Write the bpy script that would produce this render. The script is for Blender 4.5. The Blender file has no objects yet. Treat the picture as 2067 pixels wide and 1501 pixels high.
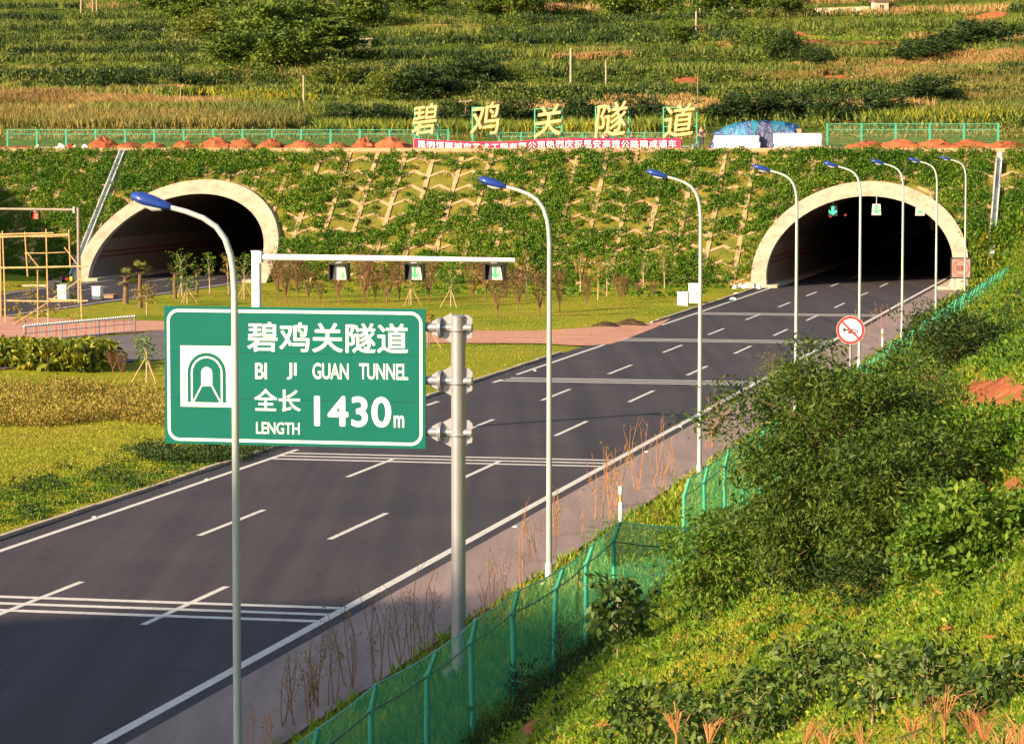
import bpy, math, random
import numpy as np
from mathutils import Vector, Matrix

random.seed(7)
RNG = np.random.default_rng(11)
SC = bpy.context.scene
COL = SC.collection
R = math.radians

# ------------------------------------------------------------------ camera
F, CW, CH = 6150.0, 2067.0, 1501.0          # focal length in photo pixels
CAMZ = 10.57                                 # eye above the road surface
PITCH = math.atan((CH / 2 - 293.0) / F)      # level road vanishes at row 293
cam_d = bpy.data.cameras.new("Camera")
cam_d.sensor_width = 36.0
cam_d.lens = 36.0 * F / CW
cam_d.clip_start, cam_d.clip_end = 0.5, 6000
cam = bpy.data.objects.new("Camera", cam_d)
COL.objects.link(cam)
cam.location = (0, 0, CAMZ)
cam.rotation_euler = (math.pi / 2 - PITCH, 0, 0)
SC.camera = cam

# ------------------------------------------------------------------ light
SUN_EL = R(20)
SUN_DIR = Vector((0.79, 0.61, 0)).normalized()          # the way the light travels
LDIR = Vector((SUN_DIR.x * math.cos(SUN_EL), SUN_DIR.y * math.cos(SUN_EL), -math.sin(SUN_EL)))
world = bpy.data.worlds.new("World")
SC.world = world
world.use_nodes = True
wn = world.node_tree
sky = wn.nodes.new("ShaderNodeTexSky")
sky.sky_type = 'NISHITA'
sky.sun_disc = False
sky.sun_elevation = SUN_EL
sky.sun_rotation = math.atan2(-SUN_DIR.x, -SUN_DIR.y)
sky.dust_density = 1.5
bg = wn.nodes["Background"]
bg.inputs[1].default_value = 0.095
wn.links.new(sky.outputs[0], bg.inputs[0])
sd = bpy.data.lights.new("Sun", 'SUN')
sd.energy = 5.0
sd.angle = R(0.5)
sd.color = (1.0, 0.76, 0.47)
so = bpy.data.objects.new("Sun", sd)
COL.objects.link(so)
so.rotation_euler = LDIR.to_track_quat('-Z', 'Y').to_euler()
so.location = (-80, -60, 80)
VS = SC.view_settings
VS.view_transform = 'Standard'
VS.look = 'None'
VS.exposure = 1.08
VS.gamma = 1.0
try:
    SC.cycles.max_bounces = 6
    SC.cycles.transparent_max_bounces = 24
except Exception:
    pass

# ------------------------------------------------------------------ frames
CP, SP = math.cos(PITCH), math.sin(PITCH)

def rays(px, py):
    a = (np.asarray(px, float) - CW / 2) / F
    b = (CH / 2 - np.asarray(py, float)) / F
    return a, CP + b * SP, -SP + b * CP

_a, _b, _c = rays(2400, 293)
TH = math.atan2(float(_a), float(_b))        # road heading, from +Y towards +X
DX, DY = math.sin(TH), math.cos(TH)          # along the road
RX, RY = math.cos(TH), -math.sin(TH)         # across the road, to the right

def G(px, py, z=0.0):
    a, b, c = rays(px, py)
    t = (z - CAMZ) / c
    return Vector((float(a * t), float(b * t), z))

_p = G(1230, 935)
U0 = _p.x * RX + _p.y * RY                   # right edge line is u = 0

def US(p):
    return p.x * RX + p.y * RY - U0, p.x * DX + p.y * DY

def Wd(u, s, z=0.0):
    return Vector(((u + U0) * RX + s * DX, (u + U0) * RY + s * DY, z))

def PL(px, py, s0):                          # where a sight line meets the cross-section s = s0
    a, b, c = rays(px, py)
    t = s0 / (a * DX + b * DY)
    return float(a * t * RX + b * t * RY - U0), float(CAMZ + c * t)

S_FOOT = US(G(1528, 580))[1]                 # foot of the planted slope over the tunnels
SLOPE = 0.82
ZTOP = 10.0
RUN = ZTOP / SLOPE
S_TOP = S_FOOT + RUN

# ------------------------------------------------------------------ noise and terrain
def _hash(i, j, seed):
    h = np.sin(i * 127.1 + j * 311.7 + seed * 74.7) * 43758.5453
    return h - np.floor(h)

def vnoise(x, y, seed=0):
    x = np.asarray(x, float); y = np.asarray(y, float)
    i, j = np.floor(x), np.floor(y)
    fx, fy = x - i, y - j
    fx = fx * fx * (3 - 2 * fx); fy = fy * fy * (3 - 2 * fy)
    a = _hash(i, j, seed); b = _hash(i + 1, j, seed)
    c = _hash(i, j + 1, seed); d = _hash(i + 1, j + 1, seed)
    return (a * (1 - fx) + b * fx) * (1 - fy) + (c * (1 - fx) + d * fx) * fy

def fbm(x, y, seed=0, o=3):
    t, amp, f = 0, 0.5, 1.0
    for k in range(o):
        t = t + amp * vnoise(x * f, y * f, seed + k)
        amp *= 0.5; f *= 2.03
    return t

def sstep(x, a, b):
    t = np.clip((x - a) / (b - a), 0, 1)
    return t * t * (3 - 2 * t)

UP = [-400, -140, -72, -66.6, -66.2, -52.8, -52.2, -12.75, -12.5, 3.05, 3.3, 4.5, 7.2, 12, 16, 18.7, 24, 40, 90]
ZP = [45, 9, .5, .05, -.05, -.05, .0, .0, -.05, -.05, -.02, -.05, .1, 4.2, 6.4, 9.0, 12, 20, 34]
HS = [0, 32, 47, 160, 280, 440, 560, 800, 1300]
HZ = [10.0, 10.5, 12.2, 17.6, 27.5, 45, 60, 92, 130]

TERR = 3.4                                    # height of one terrace on the hill

def hill_q(x, y):
    """unstepped height of the hill"""
    s = x * DX + y * DY
    k = s - S_FOOT
    return np.interp(k - RUN, HS, HZ) + sstep(k - RUN, 40, 140) * (
        0.035 * np.maximum(x - 20, 0) - 0.010 * np.maximum(-x, 0) + 9.0 * (fbm(x * .012, y * .012, 9) - .45)
        + 2.4 * (fbm(x * .05, y * .05, 19) - .45))

def H(x, y):
    x = np.asarray(x, float); y = np.asarray(y, float)
    s = x * DX + y * DY
    u = x * RX + y * RY - U0
    ue = u + 3.0 * sstep(s, 197, 222) * sstep(u, 2.9, 4.5)
    z = np.interp(ue, UP, ZP)
    grass = sstep(-u, 12.8, 14.5) * sstep(u, -52, -50)
    z = z + 12.0 * sstep(-u, 78, 89) * sstep(s, 182, 203)  # spur raised out of view, to shade the left tunnel mouth
    z = z + grass * (0.35 * (fbm(x * .11, y * .11, 3) - .45))
    bank = sstep(u, 7.6, 9.5) * sstep(-s, -232, -215)
    z = z + bank * (0.9 * (fbm(x * .22, y * .22, 5) - .45))
    k = s - S_FOOT
    face = np.clip(k * SLOPE, -1, ZTOP)
    q = hill_q(x, y)
    q = q + .28 * sstep(k - RUN, .9, 2.2) * sstep(-(k - RUN), -6.5, -4.5) * (.5 + vnoise(x * .6, y * .6, 77))
    n = np.floor(q / TERR); r = q / TERR - n
    ter = TERR * (n + np.where(r < .7, r * .16, .112 + (r - .7) / .3 * .888))
    hill = np.where(k - RUN > 44, ter * .9 + q * .1, q)
    far = np.where(k > RUN, hill, face)
    return np.where(k > -0.5, np.maximum(np.where(k > RUN, -50, z), far), z)

def h1(x, y):
    return float(H(np.array([x]), np.array([y]))[0])

def hits(px, py, t0=8.0, t1=1400.0, grow=1.012):
    """first point of the terrain on each sight line"""
    a, b, c = rays(px, py)
    a, b, c = np.atleast_1d(a), np.atleast_1d(b), np.atleast_1d(c)
    n = len(a)
    res = np.full(n, np.nan)
    tp = np.full(n, t0); dp = CAMZ + c * t0 - H(a * t0, b * t0)
    t = t0
    live = np.arange(n)
    while t < t1 and len(live):
        t = t * grow
        al, bl, cl = a[live], b[live], c[live]
        d = CAMZ + cl * t - H(al * t, bl * t)
        hit = d < 0
        if hit.any():
            ii = live[hit]
            w = dp[ii] / (dp[ii] - d[hit] + 1e-9)
            res[ii] = tp[ii] + (t - tp[ii]) * np.clip(w, 0, 1)
        keep = ~hit
        live = live[keep]
        dp[live] = d[keep]; tp[live] = t
    ok = ~np.isnan(res)
    x = a * res; y = b * res
    z = np.where(ok, H(np.nan_to_num(x), np.nan_to_num(y)), np.nan)
    return np.stack([x, y, z], 1)

def hit(px, py, t0=8.0):
    p = hits([px], [py], t0)[0]
    return Vector([float(v) for v in p])

def off_holes(P):
    """drop plants that would stand on a bare patch"""
    x, y, z = P[:, 0], P[:, 1], P[:, 2] - CAMZ
    d = y * CP - z * SP
    px = CW / 2 + F * x / d; py = CH / 2 - F * (y * SP + z * CP) / d
    k = np.ones(len(P), bool)
    for hx, hy, hrx, hry in HOLES:
        k &= ((px - hx) / hrx) ** 2 + ((py - hy - hry * .25) / (hry * 1.25)) ** 2 > RNG.uniform(.35, 1.1, len(px))
    return P[k]

def scale_at(p):                              # photo pixels per metre at a point
    return F / (p.y * CP + (CAMZ - p.z) * SP)

# ------------------------------------------------------------------ materials
MATS = {}

def mat(name, build):
    if name not in MATS:
        m = bpy.data.materials.new(name)
        m.use_nodes = True
        build(m.node_tree, m.node_tree.nodes["Principled BSDF"])
        MATS[name] = m
    return MATS[name]

def N(nt, t, **kw):
    n = nt.nodes.new(t)
    for k, v in kw.items():
        setattr(n, k, v)
    return n

def ramp(nt, fac, stops):
    r = N(nt, "ShaderNodeValToRGB")
    el = r.color_ramp.elements
    while len(el) < len(stops):
        el.new(0.5)
    for e, (p, c) in zip(el, stops):
        e.position = p
        e.color = (*c, 1)
    nt.links.new(fac, r.inputs[0])
    return r.outputs[0]

def noise(nt, scale, detail=4, rough=.6, vec=None, out=0):
    n = N(nt, "ShaderNodeTexNoise")
    n.inputs["Scale"].default_value = scale
    n.inputs["Detail"].default_value = detail
    n.inputs["Roughness"].default_value = rough
    if vec is None:
        g = N(nt, "ShaderNodeNewGeometry")
        vec = g.outputs["Position"]
    nt.links.new(vec, n.inputs["Vector"])
    return n.outputs[out]

def mix(nt, fac, a, b, mode='MIX'):
    m = N(nt, "ShaderNodeMix", data_type='RGBA', blend_type=mode)
    for sock, v in ((m.inputs[0], fac), (m.inputs[6], a), (m.inputs[7], b)):
        if hasattr(v, "is_linked"):
            nt.links.new(v, sock)
        elif isinstance(v, (int, float)):
            sock.default_value = v
        else:
            sock.default_value = (*v, 1)
    return m.outputs[2]

def bump(nt, b, height, strength=.4, dist=.05):
    n = N(nt, "ShaderNodeBump")
    n.inputs["Strength"].default_value = strength
    n.inputs["Distance"].default_value = dist
    nt.links.new(height, n.inputs["Height"])
    nt.links.new(n.outputs[0], b.inputs["Normal"])

def plain(name, col, rough=.6, metal=0.0, var=.18, scale=3.0, spec=.4):
    def f(nt, b):
        c1 = tuple(v * (1 - var) for v in col); c2 = tuple(min(1, v * (1 + var)) for v in col)
        nt.links.new(ramp(nt, noise(nt, scale), [(.3, c1), (.7, c2)]), b.inputs["Base Color"])
        b.inputs["Roughness"].default_value = rough
        b.inputs["Metallic"].default_value = metal
        b.inputs["Specular IOR Level"].default_value = spec
    return mat(name, f)

def emit(name, col, strength):
    def f(nt, b):
        b.inputs["Base Color"].default_value = (*col, 1)
        b.inputs["Emission Color"].default_value = (*col, 1)
        b.inputs["Emission Strength"].default_value = strength
    return mat(name, f)

def soil(name, stops, scale=.5, bs=.5):
    def f(nt, b):
        n1 = noise(nt, scale, 8, .68)
        c = ramp(nt, n1, stops)
        n2 = noise(nt, scale * 14, 4)
        c = mix(nt, .35, c, ramp(nt, n2, [(.3, (.25, .25, .25)), (.7, (1, 1, 1))]), 'MULTIPLY')
        nt.links.new(c, b.inputs["Base Color"])
        b.inputs["Roughness"].default_value = .95
        b.inputs["Specular IOR Level"].default_value = .1
        bump(nt, b, n2, bs, .1)
    return mat(name, f)

def leafmat(name, stops, trans=.25, patch=.25, rough=.55, spec=.25):
    def f(nt, b):
        g = N(nt, "ShaderNodeNewGeometry")
        n1 = noise(nt, patch, 3)
        m = N(nt, "ShaderNodeMath", operation='MULTIPLY_ADD')
        nt.links.new(g.outputs["Random Per Island"], m.inputs[0])
        m.inputs[1].default_value = .65
        m2 = N(nt, "ShaderNodeMath", operation='MULTIPLY_ADD')
        nt.links.new(n1, m2.inputs[0]); m2.inputs[1].default_value = 1.1; m2.inputs[2].default_value = -.38
        nt.links.new(m2.outputs[0], m.inputs[2])
        c = ramp(nt, m.outputs[0], stops)
        nt.links.new(c, b.inputs["Base Color"])
        b.inputs["Roughness"].default_value = rough
        b.inputs["Specular IOR Level"].default_value = spec
        tr = N(nt, "ShaderNodeBsdfTranslucent")
        nt.links.new(c, tr.inputs[0])
        mx = N(nt, "ShaderNodeMixShader")
        mx.inputs[0].default_value = trans
        nt.links.new(b.outputs[0], mx.inputs[1]); nt.links.new(tr.outputs[0], mx.inputs[2])
        nt.links.new(mx.outputs[0], nt.nodes["Material Output"].inputs[0])
    return mat(name, f)

def f_asphalt(nt, b):
    fine = noise(nt, 26, 3, .7)
    big = noise(nt, .22, 5, .6)
    # wheel-track streaks along the road, as real wear
    mp = N(nt, "ShaderNodeMapping")
    g = N(nt, "ShaderNodeNewGeometry")
    mp.inputs["Rotation"].default_value = (0, 0, TH)
    mp.inputs["Scale"].default_value = (1.1, .025, 1)
    nt.links.new(g.outputs["Position"], mp.inputs["Vector"])
    st = noise(nt, 1.0, 4, .55, mp.outputs[0])
    c = ramp(nt, fine, [(.25, (.032, .028, .036)), (.75, (.080, .068, .081))])
    c = mix(nt, .55, c, ramp(nt, st, [(.33, (.5, .5, .5)), (.66, (1.35, 1.27, 1.22))]), 'MULTIPLY')
    c = mix(nt, .5, c, ramp(nt, big, [(.35, (.7, .7, .7)), (.65, (1.2, 1.15, 1.1))]), 'MULTIPLY')
    spots_ = noise(nt, 1.6, 3, .5)                                         # oil drips and pale dust patches
    c = mix(nt, .5, c, ramp(nt, spots_, [(.27, (.35, .35, .36)), (.36, (1, 1, 1)), (.70, (1, 1, 1)), (.80, (1.7, 1.5, 1.4))]), 'MULTIPLY')
    nt.links.new(c, b.inputs["Base Color"])
    b.inputs["Roughness"].default_value = .85
    b.inputs["Specular IOR Level"].default_value = .25
    bump(nt, b, fine, .25, .01)
M_ASPH = mat("asphalt", f_asphalt)

def f_should(nt, b):
    fine = noise(nt, 18, 4, .7)
    mp = N(nt, "ShaderNodeMapping")
    g = N(nt, "ShaderNodeNewGeometry")
    mp.inputs["Rotation"].default_value = (0, 0, TH)
    mp.inputs["Scale"].default_value = (1.6, .12, 1)
    nt.links.new(g.outputs["Position"], mp.inputs["Vector"])
    st = noise(nt, 1.0, 5, .65, mp.outputs[0])
    c = ramp(nt, st, [(.3, (.21, .15, .14)), (.7, (.35, .255, .235))])
    c = mix(nt, .4, c, ramp(nt, fine, [(.3, (.55, .55, .55)), (.7, (1.2, 1.2, 1.2))]), 'MULTIPLY')
    nt.links.new(c, b.inputs["Base Color"])
    b.inputs["Roughness"].default_value = .9
M_SHOULD = mat("worn_shoulder", f_should)

def f_paint(nt, b):
    n1 = noise(nt, 5, 6, .75)
    c = ramp(nt, n1, [(.30, (.22, .20, .19)), (.44, (.60, .57, .53)), (.8, (.78, .75, .70))])
    nt.links.new(c, b.inputs["Base Color"])
    b.inputs["Roughness"].default_value = .7
M_PAINT = mat("road_paint", f_paint)

def f_conc(nt, b):
    n1 = noise(nt, .7, 8, .7)
    n2 = noise(nt, 9, 4, .6)
    c = ramp(nt, n1, [(.25, (.34, .265, .195)), (.5, (.50, .40, .30)), (.75, (.58, .475, .365))])
    c = mix(nt, .35, c, ramp(nt, n2, [(.3, (.7, .7, .7)), (.7, (1.1, 1.1, 1.1))]), 'MULTIPLY')
    mp = N(nt, "ShaderNodeMapping"); g = N(nt, "ShaderNodeNewGeometry")      # water stains run down
    mp.inputs["Scale"].default_value = (1.6, 1.6, .16)
    nt.links.new(g.outputs["Position"], mp.inputs["Vector"])
    c = mix(nt, .55, c, ramp(nt, noise(nt, 1.0, 5, .65, mp.outputs[0]), [(.33, (.60, .56, .52)), (.52, (1, 1, 1))]), 'MULTIPLY')
    nt.links.new(c, b.inputs["Base Color"])
    b.inputs["Roughness"].default_value = .9
    bump(nt, b, n2, .2, .03)
M_CONC = mat("cast_concrete", f_conc)

def f_lawn(nt, b):
    n1 = noise(nt, .09, 6, .62)
    n2 = noise(nt, 1.1, 6, .7)
    n3 = noise(nt, 7, 3, .7)
    c = ramp(nt, n1, [(.30, (.15, .22, .014)), (.45, (.28, .31, .018)), (.58, (.36, .33, .026)), (.70, (.36, .26, .05))])
    c = mix(nt, .5, c, ramp(nt, n2, [(.3, (.45, .5, .4)), (.7, (1.25, 1.2, 1.1))]), 'MULTIPLY')
    c = mix(nt, .45, c, ramp(nt, n3, [(.3, (.45, .5, .4)), (.7, (1.3, 1.25, 1.2))]), 'MULTIPLY')
    nt.links.new(c, b.inputs["Base Color"])
    b.inputs["Roughness"].default_value = .9
    b.inputs["Specular IOR Level"].default_value = .1
    bump(nt, b, n3, .8, .15)
M_LAWN = mat("rough_lawn", f_lawn)

def f_hill(nt, b):
    mp = N(nt, "ShaderNodeMapping")
    g = N(nt, "ShaderNodeNewGeometry")
    mp.inputs["Scale"].default_value = (.35, 1.3, 1)
    nt.links.new(g.outputs["Position"], mp.inputs["Vector"])
    n1 = noise(nt, .045, 7, .62, mp.outputs[0])
    n2 = noise(nt, .5, 6, .7)
    c = ramp(nt, n1, [(.30, (.045, .085, .014)), (.45, (.095, .145, .020)), (.56, (.165, .18, .034)),
                      (.64, (.30, .22, .07)), (.72, (.42, .17, .07))])
    c = mix(nt, .6, c, ramp(nt, n2, [(.3, (.35, .4, .35)), (.7, (1.25, 1.2, 1.1))]), 'MULTIPLY')
    nt.links.new(c, b.inputs["Base Color"])
    b.inputs["Roughness"].default_value = 1
    b.inputs["Specular IOR Level"].default_value = .05
    bump(nt, b, n2, 1.0, .6)
M_HILL = mat("hill_ground", f_hill)

M_RED = soil("red_soil", [(.3, (.25, .07, .032)), (.55, (.46, .145, .065)), (.8, (.60, .25, .12))], .8)
M_PINK = soil("dusty_red_track", [(.3, (.55, .26, .18)), (.7, (.68, .38, .28))], .5)
M_TAN = soil("tan_slope_soil", [(.3, (.09, .13, .018)), (.55, (.22, .19, .035)), (.75, (.42, .27, .09))], .6)
M_DARKSOIL = soil("dark_soil", [(.3, (.06, .04, .025)), (.7, (.13, .085, .05))], .8)
M_BANK = soil("weedy_soil", [(.3, (.08, .13, .015)), (.5, (.17, .20, .02)), (.62, (.24, .17, .04)), (.72, (.45, .16, .07))], .35)
M_LATT = soil("mortared_stone", [(.3, (.42, .27, .15)), (.7, (.62, .41, .23))], 1.5, .2)
M_GALV = plain("galvanised_steel", (.36, .365, .41), .36, .45, .1, 2)
M_WHITE = plain("white_paint", (.80, .79, .77), .45, 0, .06, 2)
M_LAMPPOLE = plain("pale_grey_paint", (.46, .50, .49), .4, .1, .08, 1.5)
M_BLUE = plain("blue_lamp_shell", (.020, .055, .30), .35, 0, .15, 6)
M_LENS = plain("lamp_glass", (.45, .46, .44), .2, 0, .05)
M_SIGN = plain("green_sign_sheet", (.003, .124, .100), .6, 0, .06, 1.2, .12)
M_SIGNW = plain("white_sign_sheet", (.83, .82, .76), .5, 0, .03, 3)
M_BLACK = plain("black_housing", (.015, .013, .015), .5, 0, .2)
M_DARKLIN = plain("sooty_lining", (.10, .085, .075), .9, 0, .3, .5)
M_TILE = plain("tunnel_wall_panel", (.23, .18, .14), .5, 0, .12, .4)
M_REDP = plain("red_paint", (.55, .02, .03), .5, 0, .12)
M_GREENP = plain("green_fence_paint", (.06, .40, .28), .45, 0, .15, 5)
M_BAMBOO = plain("bamboo", (.50, .32, .14), .6, 0, .3, 6)
M_GOLD = plain("gold_letter", (.80, .49, .20), .38, .0, .2, 2.5, .6)
M_BANNER = plain("red_banner", (.62, .015, .10), .75, 0, .15, 3)
M_BARK = plain("brown_bark", (.17, .10, .06), .95, 0, .35, 14)
M_PALEBARK = plain("pale_bark", (.40, .30, .20), .9, 0, .3, 14)
M_TWIG = plain("red_brown_twig", (.20, .10, .055), .9, 0, .3, 10)
M_STRAW = plain("dry_straw_stem", (.46, .20, .07), .9, 0, .3, 8)
M_FOAM = plain("white_foam_board", (.86, .86, .86), .8, 0, .03)
M_WOOD = plain("weathered_wood", (.30, .19, .12), .8, 0, .25, 8)
M_PLASTER = plain("pale_plaster", (.62, .50, .38), .85, 0, .15, 2)
M_ROOF = plain("brown_roof_tile", (.20, .11, .075), .85, 0, .25, 4)
M_SKIN = plain("skin", (.42, .24, .16), .6, 0, .1, 10)
M_HAIR = plain("black_hair", (.012, .010, .010), .7, 0, .2)
M_SHIRT = plain("pale_shirt", (.62, .52, .46), .85, 0, .1)
M_DARKSHIRT = plain("dark_shirt", (.05, .05, .08), .85, 0, .1)
M_ARROW = emit("green_signal_light", (.02, .72, .30), .9)
M_ARROWOFF = plain("green_arrow_sheet", (.06, .50, .22), .4, 0, .1)
M_REDSIG = emit("red_signal_light", (.85, .09, .06), .45)
M_SIGFACE = plain("signal_face", (.60, .57, .50), .35, 0, .1, 4)

def f_tarp(nt, b):
    n1 = noise(nt, .5, 3, .5)
    nt.links.new(ramp(nt, n1, [(.35, (.010, .02, .10)), (.55, (.015, .10, .30)), (.75, (.04, .34, .50))]), b.inputs["Base Color"])
    b.inputs["Roughness"].default_value = .3
    b.inputs["Specular IOR Level"].default_value = .7
    bump(nt, b, noise(nt, 2.2, 5, .6), .8, .3)
M_TARP = mat("blue_tarpaulin", f_tarp)

def f_mesh(nt, b, cell=.02, cover=.20):
    b.inputs["Base Color"].default_value = (.045, .48, .26, 1)
    b.inputs["Roughness"].default_value = .5
    tc = N(nt, "ShaderNodeTexCoord")
    sep = N(nt, "ShaderNodeSeparateXYZ")
    nt.links.new(tc.outputs["UV"], sep.inputs[0])
    outs = []
    for k in (0, 1):                                       # 20 mm woven wires, 4 mm thick
        m1 = N(nt, "ShaderNodeMath", operation='FRACT')
        m0 = N(nt, "ShaderNodeMath", operation='MULTIPLY')
        m0.inputs[1].default_value = 1 / cell
        nt.links.new(sep.outputs[k], m0.inputs[0]); nt.links.new(m0.outputs[0], m1.inputs[0])
        m2 = N(nt, "ShaderNodeMath", operation='LESS_THAN')
        m2.inputs[1].default_value = cover
        nt.links.new(m1.outputs[0], m2.inputs[0]); outs.append(m2.outputs[0])
    mx = N(nt, "ShaderNodeMath", operation='MAXIMUM')
    nt.links.new(outs[0], mx.inputs[0]); nt.links.new(outs[1], mx.inputs[1])
    tr = N(nt, "ShaderNodeBsdfTransparent")
    ms = N(nt, "ShaderNodeMixShader")
    nt.links.new(mx.outputs[0], ms.inputs[0]); nt.links.new(tr.outputs[0], ms.inputs[1])
    tl = N(nt, "ShaderNodeBsdfTranslucent"); tl.inputs[0].default_value = (.045, .52, .28, 1)
    m3 = N(nt, "ShaderNodeMixShader"); m3.inputs[0].default_value = .5
    nt.links.new(b.outputs[0], m3.inputs[1]); nt.links.new(tl.outputs[0], m3.inputs[2])
    nt.links.new(m3.outputs[0], ms.inputs[2])
    nt.links.new(ms.outputs[0], nt.nodes["Material Output"].inputs[0])
M_MESH = mat("green_wire_mesh", f_mesh)
M_OPENMESH = mat("open_wire_mesh", lambda nt, b: f_mesh(nt, b, .06, .06))

L_TREE = leafmat("hill_tree_leaf", [(.1, (.026, .055, .008)), (.5, (.085, .145, .016)), (.9, (.19, .25, .03))], .2, .12)
L_YTREE = leafmat("yellow_green_leaf", [(.1, (.06, .09, .012)), (.5, (.13, .17, .02)), (.9, (.22, .24, .03))], .2, .3)
L_SCRUB = leafmat("scrub_leaf", [(.1, (.026, .050, .010)), (.45, (.090, .140, .020)), (.75, (.20, .22, .035)), (.95, (.34, .26, .06))], .2, .05)
M_WORN = plain('worn_asphalt', (.135, .108, .115), .9, 0, .22, .8)
L_SLOPE = leafmat("slope_plant_leaf", [(.1, (.022, .075, .006)), (.5, (.070, .175, .010)), (.85, (.18, .27, .016)), (1, (.34, .26, .04))], .2, .18)
L_CORN = leafmat("corn_leaf", [(.1, (.10, .13, .025)), (.5, (.22, .20, .05)), (.9, (.42, .28, .09))], .25, .05)
L_GCORN = leafmat("green_corn_leaf", [(.1, (.05, .09, .016)), (.5, (.125, .17, .028)), (.9, (.28, .28, .05))], .25, .05)
L_TAN = leafmat("dry_corn_top", [(.1, (.26, .17, .06)), (.5, (.42, .26, .10)), (.9, (.55, .36, .15))], .25, .05)
L_SUNF = leafmat("sunflower_leaf", [(.1, (.07, .12, .02)), (.5, (.16, .22, .03)), (.75, (.30, .30, .03)), (.95, (.62, .45, .03))], .25, .2)
L_GRASS = leafmat("meadow_grass", [(.1, (.075, .17, .012)), (.5, (.185, .30, .017)), (.8, (.33, .37, .03)), (1, (.48, .24, .06))], .3, .3)
L_LAWN = leafmat("lawn_grass", [(.1, (.14, .20, .012)), (.5, (.28, .31, .018)), (.8, (.38, .34, .03)), (1, (.38, .24, .05))], .3, .1)
L_BROWN = leafmat("brown_shrub_leaf", [(.1, (.12, .11, .02)), (.45, (.26, .21, .035)), (.7, (.36, .24, .06)), (.95, (.30, .33, .03))], .2, .3)
L_RUST = leafmat('rust_shrub_leaf', [(.1, (.07, .035, .018)), (.5, (.15, .08, .035)), (.9, (.25, .15, .05))], .2, .3)
M_TEAL = plain('teal_tarpaulin', (.015, .16, .27), .4, 0, .3, .8, .4)  # paler sunlit tone for the top of the blue tarpaulin
L_FINE = leafmat("fine_tree_leaf", [(.1, (.022, .052, .009)), (.5, (.060, .115, .014)), (.85, (.12, .17, .022)), (1, (.22, .20, .04))], .25, 1.2)
L_LIGHT = leafmat("light_bush_leaf", [(.1, (.05, .12, .012)), (.5, (.11, .21, .02)), (.9, (.20, .28, .03))], .3, 1.2)
L_BROAD = leafmat("broad_glossy_leaf", [(.1, (.022, .050, .012)), (.5, (.06, .115, .020)), (.85, (.13, .18, .03)), (1, (.24, .16, .05))], .2, 1.5, .5, .3)
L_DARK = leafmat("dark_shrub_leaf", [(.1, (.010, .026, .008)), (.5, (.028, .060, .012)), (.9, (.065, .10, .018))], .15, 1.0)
L_CANNA = leafmat("canna_leaf", [(.1, (.04, .075, .008)), (.5, (.14, .175, .014)), (.9, (.38, .34, .025))], .25, .6)
L_PALM = leafmat("palm_frond", [(.1, (.045, .075, .015)), (.5, (.11, .14, .025)), (.9, (.30, .24, .07))], .2, .8)
L_YELLOW = leafmat("yellow_flower_weed", [(.1, (.07, .12, .01)), (.5, (.16, .20, .015)), (.8, (.32, .27, .02)), (1, (.55, .38, .02))], .3, .5)
L_TASSEL = leafmat("corn_tassel", [(.1, (.36, .13, .06)), (.9, (.62, .28, .12))], .3, 2)

# ------------------------------------------------------------------ object helpers
def meta(o, label=None, cat=None, group=None, kind=None):
    if label: o["label"] = label
    if cat: o["category"] = cat
    if group: o["group"] = group
    if kind: o["kind"] = kind
    return o

def thing(name, label, cat, loc=(0, 0, 0), rz=None, group=None):
    o = bpy.data.objects.new(name, None)
    o.empty_display_size = .3
    COL.objects.link(o)
    o.location = loc
    o.rotation_euler = (0, 0, -TH if rz is None else rz)
    return meta(o, label, cat, group)

def link(name, me, m, parent=None):
    o = bpy.data.objects.new(name, me)
    COL.objects.link(o)
    if m and not me.materials:
        me.materials.append(m)
    if parent: o.parent = parent
    return o

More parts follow.
